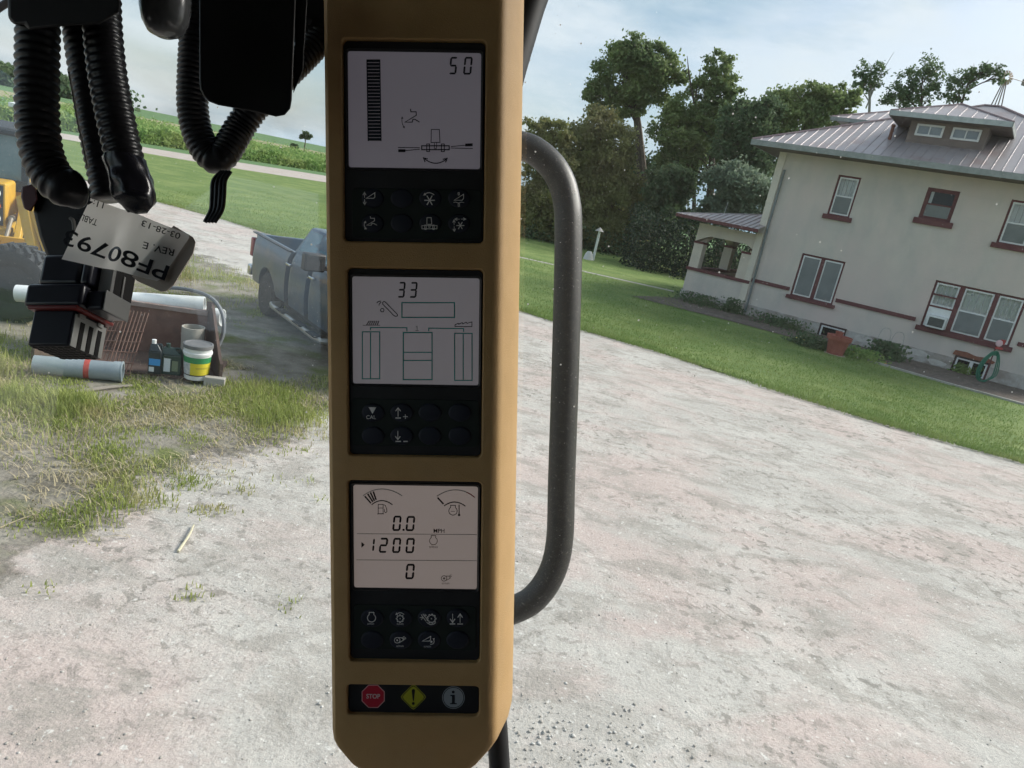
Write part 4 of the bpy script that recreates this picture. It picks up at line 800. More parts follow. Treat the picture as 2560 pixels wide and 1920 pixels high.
MB().lathe([(.1195, L_ - .42), (.1195, L_ - .36), (.1188, L_ - .36)], Mp, 28).build('red_band', mat('red_paint', (.42, .07, .05), (.34, .06, .05), scale=20, rough=.6), gp, world=True)
# rusted grate leaning on the bucket
gr = thing('steel_grate', 'rusty bar grate leaning against the bucket behind the grey pipe', 'grate', qpt(-1.35, -.15, 0), QA)
MB()
for i in range(17):
    s = -1.72 + i * .044; MB().tube([qpt(s - .06, -.18, .02), qpt(s + .03, .25, .78 if i > 9 else .62)], .008, 5).build('bar', RUST, gr, world=True)
for i in range(6):
    t = .04 + i * .17; MB().tube([qpt(-1.80 + .09 * t, -.18 + .43 * t - .012, .02 + .62 * t), qpt(-1.06 + .09 * t, -.18 + .43 * t - .012, .02 + .74 * t)], .009, 5).build('cross_bar', RUST, gr, world=True)
# grey cylinder, pail, jugs
cy = qpt(-.47, .50, .06); o = MB().lathe([(.125, 0), (.14, .0), (.15, .55), (.135, .55), (.125, .03), (.0, .03)], None, 28).build('grey_cylinder', mat('grey_fibre', (.42, .40, .35), (.33, .31, .27), scale=5, rough=.9)); o.location = cy; tag(o, 'open grey cylinder standing upright inside the rusty bucket', 'cylinder')
pl_ = thing('plastic_pail', 'white plastic pail with a green and yellow label and dark lid', 'pail', qpt(-.30, -.02, .06))
MB().lathe([(.0, 0), (.145, 0), (.15, .02), (.17, .34), (.182, .345), (.182, .37), (.172, .375), (.175, .43), (0, .43)], None, 32).build('body', WHITE, pl_)
MB().lathe([(.176, .43), (.186, .425), (.186, .47), (.165, .475), (.15, .465), (0, .462)], None, 32).build('lid', mat('grey_lid', (.12, .125, .13), (.17, .17, .17), scale=5, rough=.6), pl_)
def band(z0, z1, m, a0, a1, name, off=.0015):
    n = 24; vs = []; 
    for i in range(n + 1):
        a = R_(a0 + (a1 - a0) * i / n)
        for z in (z0, z1): r = .15 + .02 * (z - .02) / .32 + off; vs.append((r * math.cos(a), r * math.sin(a), z))
    MB().add(vs, [(2 * i, 2 * i + 2, 2 * i + 3, 2 * i + 1) for i in range(n)]).build(name, m, pl_)
va = math.degrees(math.atan2(-pl_.matrix_basis.translation.y, -pl_.matrix_basis.translation.x))
band(.235, .315, mat('label_green', (.03, .22, .08), rough=.5), va - 95, va + 95, 'green_label'); band(.075, .235, mat('label_yellow', (.62, .52, .03), rough=.5), va - 30, va + 88, 'yellow_label')
band(.075, .235, mat('label_grey', (.30, .33, .36), (.6, .6, .6), scale=30, rough=.5), va - 72, va - 31, 'picture_label'); band(.06, .075, BLACKP, va - 95, va + 95, 'black_stripe'); band(.16, .185, mat('label_gold', (.45, .38, .04), rough=.5), va - 5, va + 60, 'label_line', .003)
def jug(name, label, p, w, d_, h, m, rz, lab, capm=WHITE):
    j = thing(name, label, 'jug', p, rz)
    MB().hexa([(-w / 2, -d_ / 2, 0), (w / 2, -d_ / 2, 0), (w / 2, d_ / 2, 0), (-w / 2, d_ / 2, 0)], [(-w / 2, -d_ / 2, h * .75), (w / 2, -d_ / 2, h * .75), (w / 2, d_ / 2, h * .75), (-w / 2, d_ / 2, h * .75)]).hexa([(-w / 2, -d_ / 2, h * .75), (w / 2, -d_ / 2, h * .75), (w / 2, d_ / 2, h * .75), (-w / 2, d_ / 2, h * .75)], [(-w * .4, -d_ * .2, h), (w * .1, -d_ * .2, h), (w * .1, d_ * .2, h), (-w * .4, d_ * .2, h)]).build('body', m, j, bevel=.012)
    MB().lathe([(.028, 0), (.028, .05), (0, .055)], Matrix.Translation((-w * .2, 0, h)), 14).build('cap', capm, j)
    MB().tube(spline([(w * .08, 0, h * .97), (w * .35, 0, h * .98), (w * .44, 0, h * .84), (w * .45, 0, h * .74)], 4), .014, 6).build('handle', m, j)
    for x0, x1, z0, z1, mm in lab: MB().box(x0 * w, x1 * w, -d_ / 2 - .0025, -d_ / 2 + .001, z0 * h, z1 * h).build('label_patch', mm, j, smooth=0)
    return j
GRN = mat('dark_green_plastic', (.018, .042, .036), (.03, .055, .048), scale=6, rough=.35)
jug('oil_jug', 'dark green jug with a pale label beside the white pail', qpt(-.62, .02, .06), .26, .14, .36, GRN, QA, [(-.3, .0, .12, .62, mat('pale_label', (.62, .66, .68), rough=.5)), (.08, .36, .16, .55, mat('olive_label', (.16, .20, .13), rough=.5))], GRN)
jug('oil_jug', 'slim dark jug with a blue label and white cap, left of the pail', qpt(-.80, -.03, .06), .16, .12, .40, mat('black_jug', (.02, .03, .035), rough=.35), QA, [(-.42, .42, .30, .52, mat('blue_label', (.05, .28, .60), rough=.5)), (-.40, -.02, .08, .24, WHITE)])
o = MB().box(-.13, .13, -.05, .05, 0, .13).build('cinder_block', CONC, bevel=.01); o.location = qpt(-.05, -.12, .0); o.rotation_euler = (0, 0, QA); tag(o, 'small grey concrete block by the corner of the rusty bucket', 'block')
# big worn tyre standing behind the pipe's left end
tc_ = atY(40, 800, 10.0); TR = .55
ty = thing('tractor_tyre', 'large worn black tyre standing on edge behind the end of the white pipe', 'tyre', (tc_.x, tc_.y, TR), 0)
TYM = mat('tyre_rubber', (.012, .017, .020), (.022, .028, .031), scale=3, rough=.75, bump=.6, bscale=14)
MT_ = Matrix.Rotation(R_(14), 4, 'Z') @ Matrix.Rotation(math.pi / 2, 4, 'X')
MB().lathe([(TR * .50, -.15), (TR * .56, -.20), (TR * .78, -.235), (TR * .90, -.22), (TR * .94, -.17), (TR * .95, 0), (TR * .94, .17), (TR * .90, .22), (TR * .78, .235), (TR * .56, .20), (TR * .50, .15)], MT_, 48).build('casing', TYM, ty, smooth=50)
for kq in range(22):
    for sd in (-1, 1):
        Q = MT_ @ Matrix.Rotation(2 * math.pi * (kq + (.25 if sd > 0 else -.25)) / 22, 4, 'Z') @ Matrix.Translation((TR * .965, 0, sd * .11)) @ Matrix.Rotation(sd * .6, 4, 'X')
        MB().box(-.045, .035, -.028, .028, -.125, .125, Q).build('lug', TYM, ty, bevel=.008)
MB().lathe([(.0, -.06), (TR * .42, -.06), (TR * .50, -.14), (TR * .52, -.14), (TR * .52, .14), (TR * .50, .14), (TR * .42, -.03), (0, -.03)], MT_, 36).build('rim', mat('rusty_rim', (.20, .13, .08), (.13, .10, .08), scale=5, rough=.8), ty)
# bits of wood and litter
def stick(name, label, p, q, r, m, cat='stick'):
    p, q = Vector(p), Vector(q); mid = (p + q) / 2 + Vector((.01, .02, .012)); o = MB().tube(spline([p, mid, q], 4), [r * (1 - .05 * i) for i in range(9)], 6).build(name, m, at=p); return tag(o, label, cat)
WOODP = mat('bleached_wood', (.58, .54, .38), (.48, .43, .3), scale=5, rough=.8)
stick('stick', 'pale peeled stick lying on the gravel below the weeds', gnd(445, 1382) + Vector((0, 0, .012)), gnd(484, 1318) + Vector((0, 0, .02)), .012, WOODP)
stick('stick', 'thin pale stalk lying at the left edge below the weeds', gnd(0, 1322) + Vector((0, 0, .01)), gnd(95, 1290) + Vector((0, 0, .02)), .006, STRAW)
stick('board', 'short grey board on the dirt in front of the grey pipe', gnd(190, 985) + Vector((0, 0, .02)), gnd(330, 968) + Vector((0, 0, .02)), .03, mat('grey_wood', (.2, .18, .15), (.26, .23, .2), scale=4, rough=.9), 'board')
stick('pipe_scrap', 'short white pipe scrap by the foot of the grate', gnd(322, 918) + Vector((0, 0, .03)), gnd(352, 932) + Vector((0, 0, .03)), .022, PVC, 'pipe')

# ------------------------------------------------------------------ garden things by the house
pot = thing('flower_pot', 'large terracotta pot standing in the bed by the basement window', 'pot', gnd(2085, 888))
TERR = mat('terracotta', (.26, .075, .055), (.32, .10, .07), scale=5, rough=.8)
MB().lathe([(0, 0), (.25, 0), (.34, .52), (.39, .52), (.40, .66), (.36, .66), (.33, .58), (0, .58)], None, 28).build('body', TERR, pot)
MB().lathe([(.27, -.02), (.33, -.0), (.33, .05), (.26, .05)], None, 24).build('saucer', mat('pale_clay', (.4, .3, .24), rough=.9), pot)
MB().lathe([(.10, .58), (.13, .80), (.14, .80), (0, .78)], Matrix.Translation((-.05, 0, 0)), 16).build('inner_pot', TERR, pot)
def plant(name, label, p, n, r, h, m, leaf, cat='plant', flowers=0, fm=None):
    t = thing(name, label, cat, p); q = np.abs(rng.normal(size=(n, 3))) * np.array([1, 1, .8]); sg = rng.choice([-1, 1], (n, 2)); C = np.stack([q[:, 0] * sg[:, 0] * r * .45, q[:, 1] * sg[:, 1] * r * .4, np.clip(q[:, 2], .05, 1.6) * h * .5], 1)
    V, F_ = leaf_quads(C, leaf, .5, -.5); mesh_np('foliage', V, F_, m, t)
    b_ = MB()
    for k in range(7): b_.tube([(0, 0, 0), tuple(C[k * 3] * .6 + np.array([0, 0, .05])), tuple(C[k * 3])], .008, 4)
    b_.build('stem', BARK, t)
    for k in range(flowers):
        c = C[n // 2 + k] + np.array([0, 0, .05]); MB().lathe([(.0, 0), (.05, .02), (.0, .04)], Matrix.Translation(Vector(c)), 7).build('flower', fm, t)
    return t
ORF = mat('orange_petals', (.7, .25, .05), rough=.6); YEF = mat('yellow_petals', (.75, .6, .1), rough=.6)
plant('peony_bush', 'bushy green plant right of the terracotta pot', gnd(2210, 898), 1500, .62, .75, LF_C, .15)
plant('flowering_plant', 'low green plants with orange blooms in front of the pot', gnd(2150, 898), 1300, .75, .42, LF_D, .12, flowers=6, fm=ORF)
plant('flowering_plant', 'leafy plants with yellow blooms left of the terracotta pot', gnd(2025, 868), 1500, .75, .5, LF_C, .13, flowers=5, fm=YEF)
plant('lily_plant', 'yellow green leafy plant below the basement window by the hose', gnd(2405, 935), 500, .4, .42, LF_D, .18)
plant('bed_plant', 'low green plants along the foundation left of the pot', hpt(1.9, -.55), 1500, 1.2, .5, LF_C, .12)
plant('bed_plant', 'low green plants at the foot of the porch wall', hpt(-1.7, -.45), 1300, 1.2, .55, LF_C, .12)
plant('bed_plant', 'small green shrub at the corner between porch and house', hpt(-.25, -.5), 900, .45, .75, LF_C, .12)
plant('dry_plant', 'dry brown plants in the bed at the right frame edge', gnd(2548, 945), 700, .55, .8, mat('dry_leaves', (.2, .17, .11), (.14, .15, .08), scale=2, rough=.8), .13)
# wire plant supports
ws = thing('plant_support', 'pair of thin wire hoops supporting the bush by the foundation', 'plant support', gnd(2215, 890))
for dx, h in ((-.28, 1.0), (.22, .95)):
    MB().tube(spline([(dx - .22, 0, 0), (dx - .22, 0, h * .6), (dx - .15, 0, h * .92), (dx, 0, h), (dx + .15, 0, h * .92), (dx + .22, 0, h * .6), (dx + .22, 0, 0)], 5), .008, 5).build('wire_hoop', mat('wire', (.28, .3, .27), rough=.5), ws)
# hose hanging on its stand
hs_ = thing('garden_hose', 'green garden hose hung in loops on a red stand by the house', 'hose', gnd(2455, 958))
HG = mat('hose_green', (.015, .14, .085), (.02, .18, .11), scale=8, rough=.45)
MB().tube([(0, 0, 0), (0, 0, 1.35)], .02, 8).build('post', MAROON, hs_)
MB().lathe([(.05, -.03), (.11, -.02), (.11, .02), (.05, .03)], Matrix.Translation((.02, -.05, 1.42)) @ Matrix.Rotation(math.pi / 2, 4, 'X'), 18).build('sign_disc', mat('pink_sign', (.62, .42, .45), rough=.6), hs_)
MB().box(-.03, .20, -.06, -.02, 1.22, 1.30).box(.05, .2, -.06, -.02, 1.40, 1.56).build('bracket', mat('red_bracket', (.35, .04, .04), rough=.6), hs_)
for k in range(7):
    a = .16 + .018 * k; y = -.10 + .025 * (k % 3); MB().tube(spline([(-.10, y, 1.0 + .02 * k), (-a - .06, y, .75), (-a - .10, y, .32), (-.05 - .02 * k, y, .07), (a, y, .32), (a - .02, y, .75), (.08, y, 1.0 + .02 * k), (-.10, y, 1.0 + .02 * k)], 5), .017, 7).build('hose_loop', HG, hs_)
# lawn ornament
lp = thing('bird_feeder', 'white post with a small feeder roof standing on the lawn', 'feeder', gnd(1482, 652))
MB().tube([(0, 0, 0), (.02, 0, 1.75)], .075, 10).build('post', WHITE, lp); MB().lathe([(.05, 1.72), (.26, 1.72), (.0, 1.95)], None, 16).build('cap', mat('feeder_roof', (.36, .34, .32), rough=.8), lp)
MB().lathe([(.3, 0), (.22, .35), (.12, .5), (0, .5)], Matrix.Translation((-.3, -.1, 0)), 14).build('stone_base', mat('pale_stone', (.6, .58, .56), rough=.9), lp)
sg_ = thing('roadside_sign', 'small white sign on a thin post by the far road', 'sign', gnd(36, 325))
MB().tube([(0, 0, 0), (0, 0, 1.7)], .05, 6).build('post', BLACKP, sg_); MB().lathe([(.0, 1.6), (.38, 1.62), (.38, 1.9), (0, 2.0)], None, 12).build('sign_head', WHITE, sg_)
# windmill behind the house
wm = thing('windmill', 'thin lattice windmill tower with a weathered wheel behind the house roof', 'windmill', (atY(2478, 300, 62).x, 62, 0))
tz = atY(2478, 196, 62).z; MT = mat('galvanised', (.32, .27, .25), (.25, .2, .18), scale=3, rough=.6, metal=.4)
for sx in (-1, 1):
    for sy in (-1, 1): MB().tube([(sx * 1.9, sy * 1.9, 0), (sx * .08, sy * .08, tz)], .045, 5).build('leg', MT, wm)
for k in range(1, 9):
    f = 1.9 - 1.82 * k / 9; z = tz * k / 9
    for a, c in (((-1, -1), (1, -1)), ((1, -1), (1, 1)), ((1, 1), (-1, 1)), ((-1, 1), (-1, -1))): MB().tube([(a[0] * f, a[1] * f, z), (c[0] * f, c[1] * f, z)], .022, 4).build('brace', MT, wm)
for k in range(14):
    a = 2 * math.pi * k / 14; Q = Matrix.Translation((0, -.25, tz + .25)) @ Matrix.Rotation(a, 4, 'Y') @ Matrix.Rotation(.5, 4, 'Z'); MB().hexa([Q @ Vector(p) for p in ((.2, -.01, -.04), (.62, -.01, -.09), (.62, .01, -.09), (.2, .01, -.04))], [Q @ Vector(p) for p in ((.2, -.01, .04), (.62, -.01, .09), (.62, .01, .09), (.2, .01, .04))]).build('blade', mat('rust_blade', (.42, .30, .22), rough=.7), wm, smooth=0)
MB().tube([(0, -.3, tz + .25), (1.6, .2, tz + .25)], .03, 5).prism([(1.4, .2, tz), (3.2, .5, tz - .1), (3.2, .5, tz + .6), (1.4, .2, tz + .45)], (0, .02, 0)).build('tail_vane', MT, wm)
# ------------------------------------------------------------------ harvester cab round the camera
LINER = mat('headliner', (.06, .057, .054), (.08, .077, .072), scale=12, rough=.95, spec=.1)
TRIM = mat('cab_trim', (.065, .064, .062), (.085, .083, .08), scale=14, rough=.6, bump=.2, bscale=300)
hc = thing('harvester_cab', 'dark harvester cab enclosing the view, with dusty windshield and black pillar', 'cab', (0, 0, 2.0))
MB().box(-1.75, 1.15, -1.05, .93, 3.86, 3.98).build('roof_lining', LINER, hc, world=True)
MB().box(-1.75, 1.15, -1.05, .70, 1.92, 2.0).build('floor', mat('floor_mat', (.14, .13, .115), (.11, .10, .09), scale=6, rough=.95), hc, world=True)
# rear bulkhead with an opening shaped to mirror bright sky in the windshield (a fan of panels round the hole)
hole_ = [(-1.45, 3.45), (-1.30, 3.62), (-1.20, 3.73), (-1.12, 3.77), (-1.02, 3.78), (-.95, 3.75), (-.91, 3.68), (-.76, 3.01), (-1.26, 3.04), (-1.36, 3.31)]
bmr = bmesh.new(); outer = [bmr.verts.new((x, -.95, z)) for x, z in ((-1.75, 2.35), (1.15, 2.35), (1.15, 3.86), (-1.75, 3.86))]; inn = [bmr.verts.new((x, -.95, z)) for x, z in hole_]
eds = [bmr.edges.new((outer[i], outer[(i + 1) % 4])) for i in range(4)] + [bmr.edges.new((inn[i], inn[(i + 1) % len(inn)])) for i in range(len(inn))]
bmesh.ops.triangle_fill(bmr, use_beauty=True, edges=eds)
for f in list(bmr.faces):
    c = f.calc_center_median()
    if inside(c.x, c.z, hole_): bmr.faces.remove(f)
bmr.verts.index_update(); b = MB(); b.add([v.co.copy() for v in bmr.verts], [tuple(v.index for v in f.verts) for f in bmr.faces]); bmr.free()
b.build('rear_bulkhead', TRIM, hc, world=True, smooth=0)
MB().box(-1.75, 1.15, -.97, -.93, 2.0, 2.35).build('rear_sill', TRIM, hc, world=True); MB().box(-1.2, 1.0, -.40, .52, 3.535, 3.575).build('shade_panel', LINER, hc, world=True)  # unseen overhead panel, added to darken the upper console
MB().box(-1.75, -1.70, -1.0, .72, 2.0, 2.35).build('side_sill', TRIM, hc, world=True); MB().box(-1.75, -1.70, -1.0, .72, 3.70, 3.86).build('side_header', TRIM, hc, world=True)
MB().box(1.10, 1.15, -1.0, .60, 2.45, 3.86).build('reflection_blocker', TRIM, hc, world=True)  # unseen solid panel, sized to keep bright side reflections off the windshield
for x in (-1.75, 1.06): MB().box(x, x + .09, .72, .84, 2.0, 3.86).build('corner_post', TRIM, hc, world=True)
# seat behind the camera
MB().box(-.30, .30, -.75, -.25, 2.35, 2.50).box(-.28, .28, -.86, -.70, 2.5, 3.15).box(-.2, .2, -.7, -.3, 2.0, 2.35).build('driver_seat', mat('seat_cloth', (.08, .08, .085), rough=.95), hc, world=True, bevel=.04)
gl_n = Vector((0, -math.cos(R_(8)), math.sin(R_(8)))); gl_p = Vector((0, .95, 3.3)); gu = Vector((0, math.sin(R_(8)), math.cos(R_(8))))
WSG = glass_mat('windshield_glass', 1.5, dust=.038, tint=(.95, .97, .965), gain=1.9)
b = MB(); c_ = [gl_p + Vector((-1.72, 0, 0)) - gu * 1.30, gl_p + Vector((1.12, 0, 0)) - gu * 1.30, gl_p + Vector((1.12, 0, 0)) + gu * .58, gl_p + Vector((-1.72, 0, 0)) + gu * .58]
b.add(c_, [(0, 1, 2, 3)]).build('windshield', WSG, hc, world=True, smooth=0)
# grab handle outside the glass, and the pillar behind the console
HANDLE = mat('handle_paint', (.020, .019, .017), (.030, .027, .024), scale=90, rough=.42, spec=.5, bump=.15, bscale=500, c3=(.13, .12, .105), s3=240, lo3=.62, hi3=.70)
hp = [atD(x, y, D) for x, y, D in ((1170, 352, 1.13), (1290, 362, 1.13), (1345, 383, 1.13), (1392, 432, 1.13), (1416, 500, 1.13), (1421, 600, 1.13), (1414, 900, 1.14), (1404, 1200, 1.15), (1400, 1340, 1.15), (1384, 1420, 1.15), (1348, 1482, 1.15), (1295, 1520, 1.15), (1170, 1560, 1.15))]
MB().tube(spline(hp, 8), .0222, 24).build('grab_handle', HANDLE, hc, world=True)
pp = [atD(x, y, D) for x, y, D in ((1250, 2060, .80), (1248, 1900, .80), (1225, 1600, .80), (1200, 1200, .80), (1205, 700, .80), (1245, 300, .80), (1305, 60, .80), (1350, -70, .80), (1400, -190, .80))]
MB().tube(spline(pp, 6), [.012] * 12 + [.016] * 18 + [.020] * 19, 14).build('pillar_trim', BLACKP, hc, world=True)

# ------------------------------------------------------------------ display console
TAN = mat('console_tan', (.60, .385, .175), (.56, .355, .155), scale=30, rough=.60, spec=.35, bump=.2, bscale=900, c3=(.50, .34, .17), s3=9, lo3=.5, hi3=.8)
CO = atD(1034, 880, .597); tl_, rl_ = R_(6.1), R_(.9)
Xc = RT * math.cos(rl_) - UP * math.sin(rl_); Yn = UP * math.cos(rl_) + RT * math.sin(rl_)
Yc = (Yn * math.cos(tl_) - FW * math.sin(tl_)).normalized(); Xc = (Xc - Yc * Xc.dot(Yc)).normalized(); Zc = Xc.cross(Yc)
CM = Matrix(((Xc.x, Yc.x, Zc.x, CO.x), (Xc.y, Yc.y, Zc.y, CO.y), (Xc.z, Yc.z, Zc.z, CO.z), (0, 0, 0, 1))); CI = CM.inverted()
def fp(x, y):                                        # a spot on the console's face, metres from its middle
    q = CI @ on_plane(x, y, CO, Zc); return q.x, q.y
con = thing('display_console', 'tan upright console with three dark display panels and warning strip', 'console', mw=CM)
XL, XR = fp(812, 880)[0], fp(1254, 880)[0]
def prof(dl, dr, dz): return [(XL + dl + .004, -.085), (XL + dl, -.012), (XL + dl + .0015, -.005), (XL + dl + .005, -.0012), (XL + dl + .011, 0), (XR - dr - .010, 0), (XR - dr - .004, -.0012), (XR - dr - .001, -.004), (XR - dr + .0012, -.009), (XR - dr + .011, -.045), (XR - dr + .0145, -.072), (XR - dr + .0145, -.085)]
Ys = [(fp(1034, -190)[1], .0, .0, .0), (fp(1034, 1750)[1], 0, 0, 0), (fp(1034, 1835)[1], 0, 0, 0), (fp(1034, 1864)[1], .0004, .0006, .003), (fp(1034, 1886)[1], .003, .005, .005), (fp(1034, 1935)[1], .014, .018, .010), (fp(1034, 1990)[1], .030, .036, .022)]
secs = [[(px_, y, pz_ - dz) for px_, pz_ in prof(a, c, dz)] for y, a, c, dz in Ys]
body = loft(secs).build('body', TAN, con, smooth=35)
bpy.context.view_layer.update()
MODS = [(856, 98, 1212, 606), (868, 671, 1206, 1142), (870, 1203, 1202, 1656), (867, 1714, 1198, 1790)]
def rect_of(m):
    a, b_, c, d = fp(m[0], m[1]), fp(m[2], m[1]), fp(m[0], m[3]), fp(m[2], m[3])
    return (a[0] + c[0]) / 2, (b_[0] + d[0]) / 2, (c[1] + d[1]) / 2, (a[1] + b_[1]) / 2
cut = MB()
for m_ in MODS:
    x0, x1, y0, y1 = rect_of(m_); cut.prism([(x, y, -.0055) for x, y in rrect(x0, x1, y0, y1, .004)], (0, 0, .02))
co_ = cut.build('cut_tool', TAN, con, smooth=0); bo = body.modifiers.new('cut', 'BOOLEAN'); bo.operation = 'DIFFERENCE'; bo.object = co_; bo.solver = 'EXACT'
bpy.context.view_layer.update(); dg = bpy.context.evaluated_depsgraph_get()
nm_ = bpy.data.meshes.new_from_object(body.evaluated_get(dg)); body.modifiers.clear(); body.data = nm_; bpy.data.objects.remove(co_)
bv = body.modifiers.new('bevel', 'BEVEL'); bv.width = .0011; bv.segments = 2; bv.limit_method = 'ANGLE'; bv.angle_limit = R_(50)
nm_.polygons.foreach_set('use_smooth', [True] * len(nm_.polygons)); nm_.set_sharp_from_angle(angle=R_(35))

BEZ = mat('bezel_black', (.022, .023, .026), (.030, .031, .034), scale=40, rough=.45, spec=.5)
PAD = mat('keypad_rubber', (.016, .024, .022), (.020, .029, .026), scale=40, rough=.6, spec=.4)
KEY = mat('key_rubber', (.015, .019, .034), (.018, .023, .040), scale=60, rough=.55, spec=.45)
LCD = mat('lcd_panel', (.52, .50, .54), (.54, .52, .54), scale=5, rough=.16, spec=.5)
INK = mat('lcd_ink', (.010, .012, .018), rough=.3); INKB = mat('lcd_bar', (.010, .022, .032), rough=.3); INKT = mat('lcd_teal', (.03, .36, .33), rough=.3); INKP = mat('lcd_faint', (.20, .22, .22), rough=.3); INKR = mat('lcd_red', (.30, .06, .07), rough=.3); INKG = mat('lcd_line', (.17, .20, .17), rough=.3)
PRINT = mat('key_print', (.86, .86, .84), rough=.6)
ZTOP = -.0050
class Ink:
    """flat print: strokes and fills in the coordinates of one enlarged view (ox, oy, k) laid on the face at height z"""
    def __init__(s, ox, oy, k, z): s.t = (ox, oy, k); s.z = z; s.b = MB()
    def p(s, x, y): ox, oy, k = s.t; a, c = fp(ox + x * k, oy + y * k); return (a, c, s.z)
    def lift(s): s.z += 6e-6
    def fill(s, pts):
        q = [s.p(*a) for a in pts]; ar = sum(q[i][0] * q[(i + 1) % len(q)][1] - q[(i + 1) % len(q)][0] * q[i][1] for i in range(len(q)))
        s.b.add(q if ar > 0 else q[::-1], [tuple(range(len(q)))]); s.lift(); return s
    def line(s, pts, w, closed=False):
        P = [Vector(q) for q in pts]; n = len(P); L_, R__ = [], []
        for i in range(n):
            a = P[i - 1] if (i or closed) else None; c = P[(i + 1) % n] if (i < n - 1 or closed) else None
            d1 = (P[i] - a).normalized() if a is not None else None; d2 = (c - P[i]).normalized() if c is not None else None
            d1 = d1 or d2; d2 = d2 or d1; t = (d1 + d2); t = t.normalized() if t.length > 1e-4 else d1; nrm = Vector((-t.y, t.x)); kx = 1 / max(.45, nrm.dot(Vector((-d1.y, d1.x))))
            L_.append(P[i] + nrm * w / 2 * kx); R__.append(P[i] - nrm * w / 2 * kx)
        vs = [s.p(*q) for q in L_] + [s.p(*q) for q in R__]
        s.b.add(vs, [(i, n + i, n + (i + 1) % n, (i + 1) % n)[::-1] if False else (i, (i + 1) % n, n + (i + 1) % n, n + i) for i in range(n if closed else n - 1)]); s.lift(); return s
    def rect(s, x0, y0, x1, y1, w): return s.line([(x0, y0), (x1, y0), (x1, y1), (x0, y1)], w, True)
    def circle(s, x, y, r, w, a0=0, a1=360, n=20):
        cl = a1 - a0 >= 360; pts = [(x + r * math.cos(R_(a0 + (a1 - a0) * i / n)), y + r * math.sin(R_(a0 + (a1 - a0) * i / n))) for i in range(n if cl else n + 1)]; return s.line(pts, w, cl)
    def disc(s, x, y, r, n=20, ry=None): return s.fill([(x + r * math.cos(2 * math.pi * i / n), y + (ry or r) * math.sin(2 * math.pi * i / n)) for i in range(n)])
    def arc3(s, a, m, c, w, n=14):                    # through three points
        pts = [tuple(Vector(a) * (1 - t) ** 2 + (Vector(m) * 2 - (Vector(a) + Vector(c)) / 2) * 2 * t * (1 - t) + Vector(c) * t * t) for t in [i / n for i in range(n + 1)]]; return s.line(pts, w)
    def head(s, tip, d, l, w, open_=False):
        d = Vector(d).normalized(); n = Vector((-d.y, d.x)); t = Vector(tip); q = [tuple(t - d * l + n * w), tuple(t), tuple(t - d * l - n * w)]
        return s.line(q, l * .28) if open_ else s.fill(q)
    def darrow(s, a, c, w, l, hw, open_=False):
        a, c = Vector(a), Vector(c); d = (c - a).normalized(); g_ = (c - a).length; i_ = l * (.3 if open_ else .8); s.line([tuple(a + d * i_), tuple(a + d * g_ * .44)], w); s.line([tuple(a + d * g_ * .56), tuple(c - d * i_)], w); s.head(c, d, l, hw, open_); return s.head(a, -d, l, hw, open_)
    def arrow(s, a, c, w, l, hw): a, c = Vector(a), Vector(c); s.line([tuple(a), tuple(c)], w); return s.head(c, c - a, l, hw, True)
    def star(s, x, y, r, w, n=6, a0=0):
        for i in range(n): a = R_(a0 + 360 * i / n); s.line([(x + r * .1 * math.cos(a), y + r * .1 * math.sin(a)), (x + r * math.cos(a), y + r * math.sin(a))], w)
        return s.disc(x, y, w * .7, 8)
    def gear(s, x, y, r, w, n=9):
        pts = []
        for i in range(n):
            for da, rr in ((-.32, 1), (-.18, 1.30), (.12, 1.30), (.30, 1)): a = 2 * math.pi * (i + da) / n; pts.append((x + r * rr * math.cos(a), y + r * rr * math.sin(a)))
        s.line(pts, w, True); return s.disc(x, y, w * .8, 8)
    def engine(s, x, y, r, w):
        s.circle(x, y, r, w, -55, 235, 18); s.line([(x + r * .57, y - r * .8), (x + r * .57, y - r * 1.35), (x - r * .57, y - r * 1.35), (x - r * .57, y - r * .8)], w); return s
    def seg(s, x0, y0, x1, y1, which, w, sl=.10):
        h = y1 - y0; W_ = (x1 - x0) - sl * h
        def q(u, v): return (x0 + sl * (h - v) + u, y0 + v)
        g_ = w * .18; hv = h / 2
        def hb(v): return [q(g_ + w * .1, v), q(g_ + w * .6, v - w / 2), q(W_ - g_ - w * .6, v - w / 2), q(W_ - g_ - w * .1, v), q(W_ - g_ - w * .6, v + w / 2), q(g_ + w * .6, v + w / 2)]
        def vb(u, v0, v1): return [q(u, v0 + g_), q(u + w / 2, v0 + g_ + w * .5), q(u + w / 2, v1 - g_ - w * .5), q(u, v1 - g_), q(u - w / 2, v1 - g_ - w * .5), q(u - w / 2, v0 + g_ + w * .5)]
        i_ = w * .5
        for c in which:
            s.fill({'a': lambda: hb(i_), 'g': lambda: hb(hv), 'd': lambda: hb(h - i_), 'f': lambda: vb(i_, i_ * .6, hv), 'b': lambda: vb(W_ - i_, i_ * .6, hv), 'e': lambda: vb(i_, hv, h - i_ * .6), 'c': lambda: vb(W_ - i_, hv, h - i_ * .6)}[c]())
        return s
    def text(s, body_, x, y, h, fat=0.0, sx=1.0):
        cu = bpy.data.curves.new('t', 'FONT'); cu.body = body_; cu.size = 1.0; cu.align_x = 'CENTER'; cu.align_y = 'CENTER'; cu.offset = fat; ob = bpy.data.objects.new('t', cu); me = ob.to_mesh()
        vs = [v.co.copy() for v in me.vertices]; fs = [tuple(p.vertices) for p in me.polygons]; ob.to_mesh_clear(); bpy.data.objects.remove(ob); bpy.data.curves.remove(cu)
        k = h / .70; s.b.add([s.p(x + v.x * k * sx, y - v.y * k) for v in vs], fs); s.lift(); return s
    def done(s, name, m, parent): return s.b.build(name, m, parent, smooth=0)
